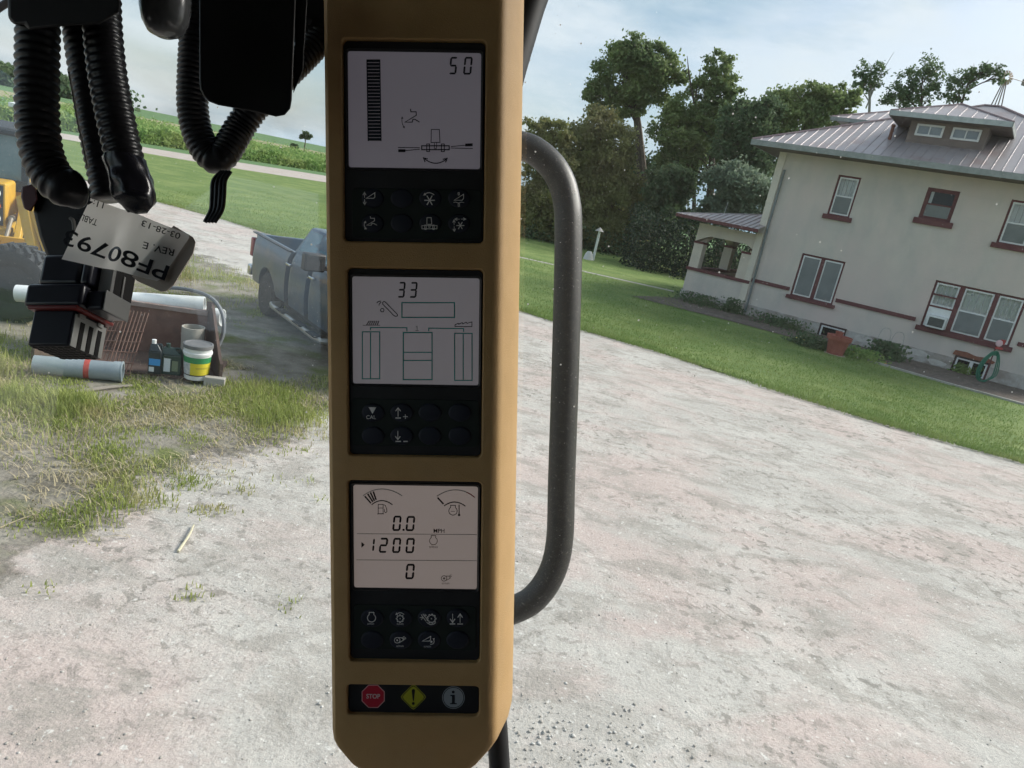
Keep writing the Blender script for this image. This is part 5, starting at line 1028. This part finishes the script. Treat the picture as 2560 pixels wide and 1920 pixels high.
D7 = {'0': 'abcdef', '1': 'bc', '2': 'abged', '3': 'abgcd', '5': 'afgcd'}
Z7, ZK, Z8, Z3, ZB = (840, 80, .32547), (860, 460, .16275), (840, 640, .31348), (840, 1180, .18083), (840, 1480, .20492)
SCR = [(868, 126, 1201, 418), (879, 693, 1197, 962), (882, 1217, 1193, 1475)]
screens = []
def plate(name, r, z0, z1, m, parent, rad=.004, bevel=.0006):
    x0, x1, y0, y1 = r; return MB().prism([(x, y, z0) for x, y in rrect(x0, x1, y0, y1, rad)], (0, 0, z1 - z0)).build(name, m, parent, smooth=30, bevel=bevel)
for i in range(3):
    x0, x1, y0, y1 = rect_of(MODS[i]); e = .0006
    bz = plate('bezel', (x0 + e, x1 - e, y0 + e, y1 - e), -.0054, -.0042, BEZ, con)
    sx0, sx1, sy0, sy1 = rect_of(SCR[i])
    # raised rim round the screen
    o_, i_ = rrect(sx0 - .0022, sx1 + .0022, sy0 - .0028, sy1 + .0024, .003), rrect(sx0 - .0004, sx1 + .0004, sy0 - .0004, sy1 + .0004, .0022); n = len(o_); b = MB()
    b.add([(x, y, -.0042) for x, y in o_] + [(x, y, -.0028) for x, y in rrect(sx0 - .0016, sx1 + .0016, sy0 - .0020, sy1 + .0018, .003)] + [(x, y, -.0041) for x, y in i_], [(k, (k + 1) % n, n + (k + 1) % n, n + k) for k in range(n)] + [(n + k, n + (k + 1) % n, 2 * n + (k + 1) % n, 2 * n + k) for k in range(n)])
    b.build('screen_rim', BEZ, bz, smooth=40)
    sm = LCD.copy(); pb = sm.node_tree.nodes['Principled BSDF']; pb.inputs['Emission Color'].default_value = ((.50, .46, .56, 1), (.52, .48, .52, 1), (.60, .47, .40, 1))[i]; pb.inputs['Emission Strength'].default_value = (.06, .075, .13)[i]   # dim backlight
    screens.append(plate('screen', (sx0, sx1, sy0, sy1), -.0050, -.0039, sm, con, .002, 0))
    ky = [(878, 470, 1204, 596), (874, 1000, 1198, 1118), (880, 1518, 1190, 1630)][i]; plate('keypad', rect_of(ky), -.0043, -.0036, PAD, bz, .004)
zs = -.0039 + .00008
# --- top screen
k = Ink(*Z7, zs); s1 = screens[0]
for j in range(24):
    y = 198 + j * 26.4; xo = 10 * j / 24; k.fill([(228 + xo, y), (333 + xo, y), (333 + xo, y + 22), (228 + xo, y + 22)])
k.done('bar_graph', INKB, s1)
k = Ink(*Z7, zs + 4e-5); k.line([(230, 200), (240, 830)], 8); k.line([(330, 200), (340, 830)], 7); k.done('bar_outline', INKB, s1)
k = Ink(*Z7, zs); k.seg(862, 178, 934, 314, D7['5'], 15); k.seg(972, 178, 1050, 316, D7['0'], 15); k.done('digits', INK, s1)
k = Ink(*Z7, zs); k.line([(567, 580), (570, 603), (610, 603), (612, 630), (525, 683), (580, 683), (586, 661), (602, 661), (637, 683)], 8); k.arc3((504, 645), (502, 685), (518, 722), 5); k.head((504, 638), (0.1, -1), 18, 9); k.head((522, 732), (.5, 1), 18, 9); k.done('header_mark', INK, s1); k = Ink(*Z7, zs)
k.line([(728, 740), (790, 740), (795, 840), (726, 840)], 6, True); k.line([(752, 842), (752, 886), (768, 886), (770, 842)], 5); k.rect(654, 866, 866, 896, 9); k.rect(693, 852, 714, 910, 7); k.rect(806, 852, 828, 911, 7)
k.line([(470, 879), (638, 881)], 6); k.line([(520, 904), (640, 892)], 6); k.fill([(472, 893), (528, 893), (528, 915), (472, 915)]); k.line([(880, 872), (995, 861)], 6); k.fill([(990, 849), (1048, 847), (1048, 869), (990, 871)]); k.line([(880, 883), (1048, 887)], 6)
k.arc3((678, 968), (760, 1001), (842, 972), 8); k.head((668, 960), (-.75, -.66), 30, 16, True); k.head((850, 963), (.75, -.66), 30, 16, True); k.done('pictogram', INK, s1)
# --- middle screen
s2 = screens[1]; k = Ink(*Z8, zs); k.seg(484, 205, 552, 332, D7['3'], 14); k.seg(578, 206, 648, 333, D7['3'], 14); k.done('digits', INK, s2)
k = Ink(*Z8, zs); k.line([(386, 366), (482, 464), (484, 478), (470, 482), (456, 476), (366, 384), (366, 370), (374, 362)], 7, True); k.circle(362, 432, 15, 7, n=6); k.arc3((318, 375), (330, 364), (352, 360), 7); k.arc3((336, 395), (340, 380), (354, 370), 7)
k.done('drum_mark', INK, s2); k = Ink(*Z8, zs); k.line([(205, 553), (345, 553)], 4)
for j in range(6): k.line([(236 + j * 17, 553), (258 + j * 15.5, 517)], 7)
k.line([(946, 563), (946, 549), (972, 538), (976, 545), (1004, 532), (1008, 542), (1036, 529), (1042, 538), (1082, 526), (1082, 564)], 6, True); k.done('pictogram', INK, s2)
k = Ink(*Z8, zs); k.rect(520, 372, 942, 490, 9); k.rect(202, 606, 342, 983, 8); k.line([(268, 612), (268, 979)], 8); k.rect(531, 612, 762, 990, 9); k.line([(536, 770), (757, 770)], 8); k.line([(536, 835), (757, 835)], 8); k.rect(943, 618, 1083, 995, 8); k.line([(1012, 624), (1012, 990)], 8)
k.line([(268, 592), (268, 571), (560, 573), (560, 602)], 8); k.line([(735, 602), (735, 576), (1015, 580), (1015, 606)], 8); k.done('diagram', INKT, s2)
k = Ink(*Z8, zs); k.line([(632, 567), (642, 562), (642, 594)], 5); k.line([(628, 596), (656, 596)], 5); k.done('faint_mark', INKP, s2)
# --- bottom screen
s3_ = screens[2]; k = Ink(*Z3, zs); k.seg(765, 622, 900, 834, D7['0'], 27); k.fill([(910, 805), (938, 805), (938, 832), (910, 832)]); k.seg(950, 626, 1090, 836, D7['0'], 27)
k.seg(440, 930, 530, 1125, D7['1'], 25); k.seg(578, 928, 714, 1138, D7['2'], 27); k.seg(762, 930, 896, 1140, D7['0'], 27); k.seg(948, 932, 1086, 1142, D7['0'], 27); k.seg(945, 1290, 1086, 1504, D7['0'], 28); k.fill([(340, 985), (340, 1065), (385, 1025)]); k.done('digits', INK, s3_)
k = Ink(*Z3, zs)
for a, c in (((385, 350), (472, 450)), ((425, 318), (497, 428)), ((463, 298), (520, 415)), ((503, 285), (543, 402))): k.line([a, c], 22)
k.arc3((480, 470), (622, 412), (770, 470), 15); k.rect(572, 465, 640, 594, 9); k.line([(576, 515), (636, 515)], 8); k.line([(558, 597), (654, 597)], 8); k.line([(648, 468), (672, 480), (690, 530), (692, 568), (676, 580), (660, 568), (658, 530)], 9)
k.done('fuel_gauge', INK, s3_); k = Ink(*Z3, zs); k.line([(1398, 370), (1480, 460)], 22); k.arc3((1490, 485), (1637, 432), (1785, 490), 15); k.engine(1612, 556, 58, 10); k.line([(1585, 562), (1640, 562)], 6); k.line([(1697, 468), (1697, 600)], 13); k.disc(1697, 612, 17); k.text('MPH', 1418, 835, 56, .01); k.done('pictogram', INK, s3_)
k = Ink(*Z3, zs); k.engine(1340, 972, 54, 9); k.text('n/min', 1340, 1055, 38); k.done('engine_mark', mat('lcd_half', (.10, .085, .07), rough=.3), s3_); k = Ink(*Z3, zs); k.circle(1488, 1494, 38, 9); k.disc(1488, 1494, 15); k.line([(1510, 1462), (1560, 1462), (1575, 1490), (1512, 1525)], 9); k.line([(1555, 1465), (1590, 1440)], 8); k.line([(1565, 1480), (1598, 1458)], 8); k.text('n/min', 1510, 1562, 34); k.done('fan_mark', MATS['lcd_half'], s3_)
k = Ink(*Z3, zs); k.arc3((360, 345), (625, 250), (905, 345), 12); k.arc3((1390, 350), (1600, 265), (1800, 295), 11); k.done('gauge_arc', INKP, s3_)
k = Ink(*Z3, zs); k.line([(1800, 295), (1860, 325), (1915, 367)], 14); k.done('gauge_red_zone', INKR, s3_)
k = Ink(*Z3, zs); k.line([(275, 872), (1945, 884)], 8); k.line([(270, 1236), (1945, 1248)], 8); k.done('divider', INKG, s3_)
# --- keys: flat topped oval domes, each with its own print
def key(cx, cy, rx, ry):
    x, y = fp(cx, cy); ax = abs(fp(cx + rx, cy)[0] - x); ay = abs(fp(cx, cy + ry)[1] - y); M = Matrix.Translation((x, y, -.0037))
    return MB().lathe([(1.0, 0), (.985, .0007), (.93, .0013), (.80, .0016), (0, .0016)], M, 28, ax, ay).build('key', KEY, con, smooth=60)
zk = -.0037 + .0016 + .00008
K1 = [[key(x, y, 28, 24) for x in (930, 1003, 1075, 1147)] for y in (494, 557)]
K2 = [[key(x, y, 29, 23) for x in (931, 1003, 1074, 1149)] for y in (1033, 1091)]
K3 = [[key(x, y, 29, 23) for x in (929, 1001, 1072, 1144)] for y in (1549, 1604)]
def icon(z_, key_, f):
    k = Ink(*z_, zk); f(k); k.done('icon', PRINT, key_)
def header(k, ox=0, oy=0): k.line([(397, 490), (400, 522), (460, 522), (462, 560), (342, 628), (410, 628), (420, 602), (450, 602), (502, 630)], 11)
icon(ZK, K1[0][0], lambda k: (k.darrow((306, 122), (310, 312), 10, 42, 24, True), k.line([(335, 214), (466, 128), (466, 196), (448, 214)], 13, True)))
icon(ZK, K1[0][2], lambda k: (k.arc3((1382, 162), (1305, 128), (1240, 150), 13), k.head((1212, 172), (-.8, .6), 44, 24), k.star(1310, 245, 82, 17, 6, 0)))
icon(ZK, K1[0][3], lambda k: (k.rect(1749, 127, 1768, 163, 9), k.line([(1688, 244), (1834, 152), (1834, 212), (1812, 244)], 12, True), k.line([(1678, 276), (1715, 272), (1745, 284), (1762, 284), (1800, 272), (1842, 280)], 10), k.rect(1751, 298, 1772, 338, 9)))
icon(ZK, K1[1][0], lambda k: (header(k), k.arc3((320, 575), (302, 625), (322, 670), 10), k.head((324, 558), (.25, -1), 36, 22), k.head((350, 690), (1, .45), 44, 22)))
icon(ZK, K1[1][2], lambda k: (k.line([(1270, 512), (1335, 512), (1343, 615), (1267, 615)], 11, True), k.rect(1192, 634, 1424, 684, 11), k.rect(1236, 626, 1258, 694, 10), k.rect(1360, 626, 1382, 694, 10), k.line([(1298, 617), (1298, 660), (1318, 660), (1318, 617)], 10)))
icon(ZK, K1[1][3], lambda k: (k.darrow((1698, 536), (1868, 534), 9, 40, 20, True), k.darrow((1686, 548), (1692, 724), 9, 40, 20, True), k.star(1784, 634, 62, 14, 6, 0)))
icon(Z8, K2[0][0], lambda k: (k.fill([(256, 1208), (318, 1208), (287, 1262)]), k.text('CAL', 275, 1290, 30)))
icon(Z8, K2[0][1], lambda k: (k.arrow((492, 1284), (492, 1214), 6, 26, 20), k.line([(471, 1295), (514, 1295)], 9), k.line([(531, 1284), (569, 1284)], 5), k.line([(550, 1265), (550, 1303)], 5)))
icon(Z8, K2[1][1], lambda k: (k.arrow((490, 1398), (490, 1467), 6, 26, 20), k.line([(471, 1482), (515, 1482)], 9), k.line([(534, 1482), (569, 1482)], 9)))
icon(ZB, K3[0][0], lambda k: (k.engine(428, 328, 50, 10), k.text('n/min', 418, 401, 26)))
icon(ZB, K3[0][1], lambda k: (k.gear(777, 337, 36, 9, 8), k.arc3((826, 288), (785, 266), (742, 278), 9), k.head((718, 292), (-.8, .55), 30, 17), k.text('n/min', 778, 402, 26)))
icon(ZB, K3[0][2], lambda k: (k.gear(1162, 338, 43, 10, 9), k.arc3((1100, 380), (1160, 410), (1214, 384), 9), k.line([(1034, 286), (1094, 368)], 9), k.line([(1056, 280), (1112, 352)], 9), k.line([(1018, 326), (1052, 318)], 8), k.line([(1036, 352), (1056, 322)], 8), k.line([(1078, 296), (1106, 296)], 8), k.line([(1082, 280), (1088, 306)], 8)))
icon(ZB, K3[0][3], lambda k: (k.arrow((1420, 278), (1420, 384), 8, 44, 30), k.line([(1386, 402), (1452, 402)], 13), k.arrow((1512, 388), (1512, 280), 8, 44, 30), k.line([(1478, 403), (1546, 403)], 13)))
icon(ZB, K3[1][1], lambda k: (k.circle(742, 602, 34, 9), k.disc(742, 602, 12), k.line([(752, 568), (800, 572), (822, 598), (762, 634)], 9), k.line([(806, 574), (830, 552)], 8), k.line([(814, 584), (846, 566)], 8), k.line([(822, 594), (850, 580)], 8), k.text('n/min', 777, 672, 28)))
icon(ZB, K3[1][2], lambda k: (k.line([(1050, 612), (1152, 554), (1150, 596), (1136, 612)], 9, True), k.disc(1160, 620, 14), k.circle(1158, 616, 36, 8, -45, 110, 10), k.head((1176, 580), (-.9, -.3), 24, 14), k.text('n/min', 1112, 678, 28)))
# --- warning strip
x0, x1, y0, y1 = rect_of(MODS[3]); ws_ = plate('warning_strip', (x0 + .0005, x1 - .0005, y0 + .0005, y1 - .0005), -.0054, -.0040, mat('strip_black', (.018, .019, .022), (.024, .024, .027), scale=50, rough=.35), con)
zw = -.0040 + .00008
def octo(x, y, r): return [(x + r * math.cos(R_(22.5 + 45 * i)), y + r * math.sin(R_(22.5 + 45 * i))) for i in range(8)]
k = Ink(*ZB, zw); k.fill(octo(443, 1302, 154)); k.done('stop_border', mat('pale_red', (.80, .45, .46), rough=.4), ws_)
k = Ink(*ZB, zw + .0001); k.fill(octo(443, 1302, 142)); k.done('stop_sign', mat('stop_red', (.62, .03, .06), rough=.35), ws_)
k = Ink(*ZB, zw + .0002); k.text('STOP', 443, 1303, 54, .022, .92); k.done('stop_lettering', mat('stop_letters', (.85, .70, .70), rough=.4), ws_)
def diam(x, y, r, c=26): return [(x - c, y - r + c), (x, y - r + c * .45), (x + c, y - r + c), (x + r - c, y - c), (x + r - c * .45, y), (x + r - c, y + c), (x + c, y + r - c), (x, y + r - c * .45), (x - c, y + r - c), (x - r + c, y + c), (x - r + c * .45, y), (x - r + c, y - c)]
k = Ink(*ZB, zw); k.fill(diam(937, 1310, 166)); k.done('warning_border', mat('warn_olive', (.46, .46, .05), rough=.35), ws_)
k = Ink(*ZB, zw + .0001); k.line(diam(937, 1310, 148), 9, True); k.done('warning_line', INK, ws_)
k = Ink(*ZB, zw + .00012); k.fill(diam(937, 1310, 143)); k.done('warning_sign', mat('warn_yellow', (.52, .52, .04), rough=.35), ws_)
k = Ink(*ZB, zw + .0002); k.fill([(916, 1232), (922, 1216), (937, 1210), (952, 1216), (957, 1232), (944, 1356), (930, 1356)]); k.disc(936, 1388, 18); k.done('exclamation_mark', INK, ws_)
k = Ink(*ZB, zw); k.circle(1428, 1318, 134, 8, n=40); k.disc(1428, 1318, 121, 40); k.done('information_sign', mat('info_grey', (.38, .43, .47), rough=.35), ws_)
k = Ink(*ZB, zw + .0002); k.disc(1426, 1248, 18); k.fill([(1390, 1282), (1446, 1282), (1446, 1382), (1468, 1384), (1468, 1398), (1388, 1398), (1388, 1384), (1410, 1382), (1410, 1298), (1390, 1296)]); k.done('information_letter', INK, ws_)
# ------------------------------------------------------------------ cable conduits, connectors and boxes hanging left of the console
COND = mat('conduit_black', (.012, .012, .015), (.018, .018, .022), scale=30, rough=.34, spec=.5)
TAPE = mat('tape_black', (.012, .013, .020), (.018, .018, .026), scale=20, rough=.25, spec=.6)
def conduit(name, label, pts, rpx, pitch, m=COND, deep=.12, sides=22):
    P = [atD(x, y, D) for x, y, D in pts]; r = rpx * pts[0][2] / FPX; q = resample(spline(P, 16), pitch / 4); rs = []
    for i in range(len(q)): ph = i % 4; rs.append(r * (1.0, 1.0 - deep * .35, 1 - deep, 1.0 - deep * .35)[ph])
    o = MB().tube(q, rs, sides).build(name, m, at=P[0], smooth=75); return tag(o, label, 'conduit', 'corrugated black conduits in the cab')
conduit('cable_conduit', 'thick corrugated black conduit curling under at the left', [(97, -60, .42), (95, 60, .42), (93, 200, .42), (94, 300, .42), (104, 380, .42), (130, 440, .42), (165, 470, .42), (192, 472, .425)], 50, .0050)
h2 = conduit('cable_conduit', 'corrugated black conduit with a glossy taped end above the paper tag', [(252, -60, .43), (256, 60, .43), (268, 180, .43), (288, 290, .43), (310, 390, .43), (326, 450, .43)], 46, .0048)
conduit('cable_conduit', 'slim corrugated black conduit hanging between the two thick ones', [(190, -60, .46), (205, 100, .46), (225, 230, .46), (242, 330, .46), (262, 430, .46), (275, 500, .46)], 42, .0048)
conduit('cable_conduit', 'corrugated black conduit drooping in a sharp loop below the black box', [(500, -40, .56), (490, 60, .56), (483, 180, .56), (482, 270, .56), (496, 340, .56), (524, 388, .56), (548, 396, .56), (572, 366, .565), (600, 318, .57), (640, 262, .57), (700, 200, .58), (770, 130, .59), (830, 60, .60)], 38, .0042, sides=20)
b = MB(); q = spline([atD(x, y, .4285) for x, y in ((312, 395), (326, 440), (336, 490), (343, 530))], 6); vs = []; S_ = 26
for i, p in enumerate(q):
    t = i / (len(q) - 1); r = .0122 * (1 - .50 * max(0, t - .72) / .28)
    for k_ in range(S_):
        a = 2 * math.pi * k_ / S_; w = 1 + .16 * mnoise.noise(Vector((math.cos(a) * 1.6, math.sin(a) * 1.6, t * 4.5))); sq = 1 if t < .75 else 1 - .55 * (t - .75) / .25
        vs.append(p + RT * (r * w * math.cos(a)) - FW * (r * w * math.sin(a) * sq) + UP * (.0016 * mnoise.noise(Vector((a, t * 6, 2)))))
b.add(vs, [(i * S_ + k_, i * S_ + (k_ + 1) % S_, (i + 1) * S_ + (k_ + 1) % S_, (i + 1) * S_ + k_) for i in range(len(q) - 1) for k_ in range(S_)] + [tuple(range((len(q) - 1) * S_, len(q) * S_))])
tag(b.build('tape_wrap', TAPE, at=q[0], smooth=60), 'wrinkled glossy black tape wrapped round a conduit end above the paper tag', 'tape')
tag(MB().tube(spline([atD(x, y, .435) for x, y in ((172, 180), (184, 240), (196, 310), (208, 360), (220, 420))], 5), .0007, 6).build('thin_wire', mat('wire_grey', (.12, .12, .11), rough=.5), at=atD(172, 180, .435)), 'thin dark wire hanging between the conduits', 'wire')
# flat ribbed tail below the drooping loop
b = MB()
for j in range(4):
    off = (j - 1.5) * 9.2; pts = [(566 + off * .75, 428, .553), (548 + off * 1.05, 452, .552), (545 + off * 1.08, 490, .551), (541 + off, 525, .551), (524 + off * .85, 556, .551)]
    b.tube(spline([atD(x, y, D) for x, y, D in pts], 6), .0017, 8)
tag(b.build('strap_tail', COND, at=atD(548, 440, .552)), 'flat ribbed black strap tail dangling below the conduit loop', 'strap')
# black box in front of the loop
def taper(pts, D, D2, k=.93):                       # slab that narrows away from the viewer
    cx, cy = sum(p[0] for p in pts) / len(pts), sum(p[1] for p in pts) / len(pts); n = len(pts)
    a = [atD(x, y, D) for x, y in pts]; c = [atD(cx + (x - cx) * k, cy + (y - cy) * k, D2) for x, y in pts]
    return MB().add(a + c, [tuple(range(n))[::-1], tuple(range(n, 2 * n))] + [(i, (i + 1) % n, n + (i + 1) % n, n + i) for i in range(n)])
mon = thing('black_box', 'plain black rounded module box hanging left of the console', 'module', atD(615, 150, .50))
BOXM = mat('box_black', (.006, .006, .007), rough=.5, spec=.4)
outl = [(498, -70)] + [(498, 200), (500, 222), (508, 240), (522, 254), (545, 263)] + [(640, 280), (690, 292), (712, 288), (726, 272), (730, 250)] + [(742, -70)]
taper(outl, .50, .535).build('case', BOXM, mon, world=True, bevel=.0012)
taper(((744, -70), (733, 235), (752, 190), (758, 176), (772, -70)), .506, .526).build('side_cover', BOXM, mon, world=True, bevel=.0008)
br = thing('mount_bracket', 'black mounting bracket between the module box and console', 'bracket', atD(785, 40, .56))
taper(((735, -80), (735, 150), (770, 150), (800, 118), (840, 60), (840, -80)), .585, .615).build('plate', BOXM, br, world=True, bevel=.001)
MB().tube([atD(771, 52, .58), atD(774, 52, .59)], .003, 10).build('screw', CHROME, br, world=True)
# grey knob at the top
kn = thing('round_knob', 'smoky grey rounded knob hanging at the top between conduits', 'knob', atD(415, -40, .47))
MK = Matrix.Translation(atD(413, -60, .47)) @ (UP * -1).to_track_quat('Z', 'Y').to_matrix().to_4x4()
sc_k = .47 / FPX; MB().lathe([(60 * sc_k, -.01), (60 * sc_k, .012), (59 * sc_k, .022), (54 * sc_k, .030), (42 * sc_k, .0365), (22 * sc_k, .0395), (0, .0402)], MK, 36).build('cap', mat('smoky_plastic', (.10, .105, .11), (.14, .145, .15), scale=40, rough=.22, spec=.6), kn, world=True, smooth=60)
MB().lathe([(62 * sc_k, -.012), (62 * sc_k, .004), (60 * sc_k, .005)], MK, 36).build('collar', COND, kn, world=True)
# clamp where the conduits come together
cl = thing('conduit_clamp', 'black clamp block gathering the conduits at the top left', 'clamp', atD(150, -20, .42))
taper(((18, -90), (20, 45), (34, 62), (62, 60), (70, 75), (150, 66), (250, 60), (300, 30), (306, -90)), .40, .455, .97).build('block', mat('clamp_black', (.010, .010, .012), rough=.5), cl, world=True, bevel=.002)
tag(MB().tube([atD(-40, 45, .8), atD(20, 5, .78), atD(90, -60, .76)], .004, 8).build('wiper_rod', BLACKP, at=atD(20, 5, .78)), 'thin dark rod crossing the top left corner', 'rod')

# ------------------------------------------------------------------ the big connector
SCL = .425 / FPX
e1 = Vector((111.3, -.7, 11.6)); e2 = Vector((12.4, -30.5, -120.4)); e3 = Vector((-2.7, -84.3, 21.1))   # (right, up, towards the viewer)
def cv(v): return (RT * v.x + UP * v.y - FW * v.z)
E1, E2, E3 = cv(e1).normalized(), cv(e2), cv(e3); E2 = (E2 - E1 * E2.dot(E1)).normalized(); E3 = E1.cross(E2); E3 = E3 if E3.dot(cv(e3)) > 0 else -E3
l1, l2, l3 = 112 * SCL, 125 * SCL, 87 * SCL
corner = atD(67, 863, .428)                                    # left bottom corner of the insert
KM = Matrix(((E1.x, E2.x, E3.x, corner.x), (E1.y, E2.y, E3.y, corner.y), (E1.z, E2.z, E3.z, corner.z), (0, 0, 0, 1))); LEFT = KM.to_3x3().determinant() < 0
CB = mat('connector_black', (.010, .011, .020), (.014, .015, .026), scale=30, rough=.30, spec=.5); CG = mat('connector_grey', (.15, .155, .155), (.19, .195, .195), scale=20, rough=.45); CG2 = mat('connector_comb', (.34, .35, .34), (.30, .305, .30), scale=20, rough=.4); SB = mat('slot_black', (.004, .004, .005), rough=.9)
cn = thing('wire_connector', 'large black multi pin connector with a red seal hanging by the paper tag', 'connector', mw=KM)
# local axes: x along the dark face, y along the grey face, z down to the pin holes
def cpart(name, m, x0, x1, y0, y1, z0, z1, bevel=.0):
    o = MB().box(x0 * l1, x1 * l1, y0 * l2, y1 * l2, z0 * l3, z1 * l3).build(name, m, cn, bevel=bevel, seg=3, smooth=30 if bevel else 0)
    if LEFT: o.data.flip_normals()
    return o
cpart('insert', CB, 0, 1, 0, 1, -1.08, 0, .0012)
cpart('comb_face', CG2, 1, 1.02, .03, .98, -.98, -.01)
for y in (.26, .52, .79): cpart('slot', SB, 1.006, 1.035, y - .06, y + .06, -.80, -.002)
for y in (.10, .66): cpart('lug', CG2, 1.0, 1.06, y, y + .18, -1.02, -.90, .0003)
cpart('pin_face', mat('pin_face', (.075, .068, .064), rough=.6), .04, .96, .04, .96, 0, .022)
for i in range(6):
    for j in range(6):
        o = MB().lathe([(.0018, .0006), (.0018, .0008), (.0, .0008)], Matrix.Translation((l1 * (.12 + .153 * i), l2 * (.12 + .153 * j), 0)), 12).build('pin_hole', SB, cn, smooth=0)
        if LEFT: o.data.flip_normals()
cpart('seal', mat('red_seal', (.20, .026, .026), (.24, .034, .032), scale=30, rough=.45), -.10, 1.14, -.10, 1.06, -1.20, -1.06, .0012)
cpart('flange', CB, -.20, 1.20, -.12, 1.0, -1.85, -1.15, .0022)
cpart('flange_step', CB, 1.18, 1.62, .05, .80, -1.72, -1.12, .0018)
cpart('latch_plate', CG, 1.625, 1.655, .04, .84, -1.72, -1.10, .0004)
cpart('shroud', CB, -.06, .98, -.02, .9, -2.85, -1.85, .003); cpart('shroud', CB, 1.02, 1.26, -.06, .55, -2.80, -1.85, .002)
cpart('latch_arm', CG, 1.28, 1.60, .20, .30, -2.70, -1.72, .0006); cpart('latch_tongue', CG, 1.28, 1.60, .56, .62, -2.45, -1.72, .0006); cpart('latch_recess', SB, 1.28, 1.56, .30, .95, -2.68, -1.72)
# second connector behind, with a dark red cover
c2 = thing('wire_connector', 'black connector with a dark red cover hanging behind the conduits', 'connector', atD(120, 560, .50))
taper(((88, 470), (240, 470), (225, 560), (200, 660), (118, 645), (98, 590), (84, 530)), .49, .52).build('housing', mat('conn2_black', (.008, .008, .010), rough=.5), c2, world=True, bevel=.002)
taper(((55, 466), (88, 458), (94, 500), (78, 530), (60, 522), (52, 492)), .485, .497).build('red_cover', mat('maroon_plastic', (.11, .035, .040), (.14, .045, .05), scale=30, rough=.4), c2, world=True, bevel=.001)
MB().tube(spline([atD(x, y, .485) for x, y in ((175, 545), (183, 552), (186, 575))], 4), .0012, 8).build('wire_clip', mat('clip_grey', (.2, .2, .19), rough=.4), c2, world=True)

# ------------------------------------------------------------------ paper tag
PAPER = mat('tag_paper', (.92, .905, .88), (.88, .865, .84), scale=40, rough=.55, spec=.3, trans=.6)
A_, B_, C_, D_ = Vector((228, 497)), Vector((478, 588)), Vector((400, 706)), Vector((154, 648))
tp0 = atD(400, 706, .418); tp1 = atD(154, 648, .432); tp2 = atD(478, 588, .428); tn = (tp1 - tp0).cross(tp2 - tp0).normalized()
if tn.dot(FW) > 0: tn = -tn
def tag_pt(x, y, lift=0.0):
    p = on_plane(x, y, tp0, tn); u = (x - 154) / 330
    bulge = .0018 * math.exp(-((x - 330 + .35 * (y - 600)) / 34) ** 2) + .0010 * math.sin(u * 3.0) - .0015 * math.exp(-((x - 285 + .3 * (y - 600)) / 16) ** 2) * max(0, 1 - abs(y - 610) / 70)
    return p + tn * (bulge + lift)
pg = thing('paper_tag', 'creased white paper tag printed PF80793 upside down above the connector', 'tag', tag_pt(300, 600))
n, m_ = 40, 16; vs = []
for i in range(n + 1):
    for j in range(m_ + 1):
        a, c = i / n, j / m_; q = (D_ * (1 - a) + C_ * a) * (1 - c) + (A_ * (1 - a) + B_ * a) * c
        ex = min(a, 1 - a) * n; ey = min(c, 1 - c) * m_
        if a > .5 and ex < 1 and ey < 1: q = q * .97 + (A_ + B_ + C_ + D_) / 4 * .03
        vs.append(tag_pt(q.x, q.y))
fs = [(i * (m_ + 1) + j, (i + 1) * (m_ + 1) + j, (i + 1) * (m_ + 1) + j + 1, i * (m_ + 1) + j + 1) for i in range(n) for j in range(m_)]
sh = MB().add(vs, fs).build('sheet', PAPER, pg, world=True, smooth=60)
# the folded back layer showing beyond the right edge
vs = []; bk_ = [(430, 560), (478, 588), (484, 600), (478, 628), (430, 708), (414, 722), (400, 726), (340, 700), (330, 690), (400, 600)]
MB().prism([tag_pt(x, y, -.0022) for x, y in bk_], -tn * .0006).build('back_layer', mat('tag_back', (.50, .42, .36), (.58, .50, .44), scale=40, rough=.4), pg, world=True, smooth=0)
def tag_text(body_, x, y, xe, ye, h, fat=.0, name='lettering'):
    """runs from (x, y) to (xe, ye) in view pixels, letters upside down"""
    cu = bpy.data.curves.new('t', 'FONT'); cu.body = body_; cu.size = 1.0; cu.align_x = 'LEFT'; cu.align_y = 'CENTER'; cu.offset = fat; ob = bpy.data.objects.new('t', cu); me = ob.to_mesh()
    V = [v.co.copy() for v in me.vertices]; Fs = [tuple(p.vertices) for p in me.polygons]; ob.to_mesh_clear(); bpy.data.objects.remove(ob); bpy.data.curves.remove(cu)
    x0_, x1_ = min(v.x for v in V), max(v.x for v in V); u = Vector((xe - x, ye - y)); w = Vector((u.y, -u.x)).normalized() * h / .70
    MB().add([tag_pt(*(Vector((x, y)) + u * ((v.x - x0_) / (x1_ - x0_)) + w * v.y), .0003) for v in V], Fs).build(name, INK, pg, world=True, smooth=0)
tag_text('PF80793', 421, 684, 163, 590, 38, .012)
tag_text('REV. E', 437, 633, 362, 615, 17, .006); tag_text('03-28-13', 452, 592, 361, 562, 15, .006); tag_text('TABLE', 246, 559, 196, 540, 16, .006); tag_text('11:4', 262, 516, 222, 505, 15, .006)
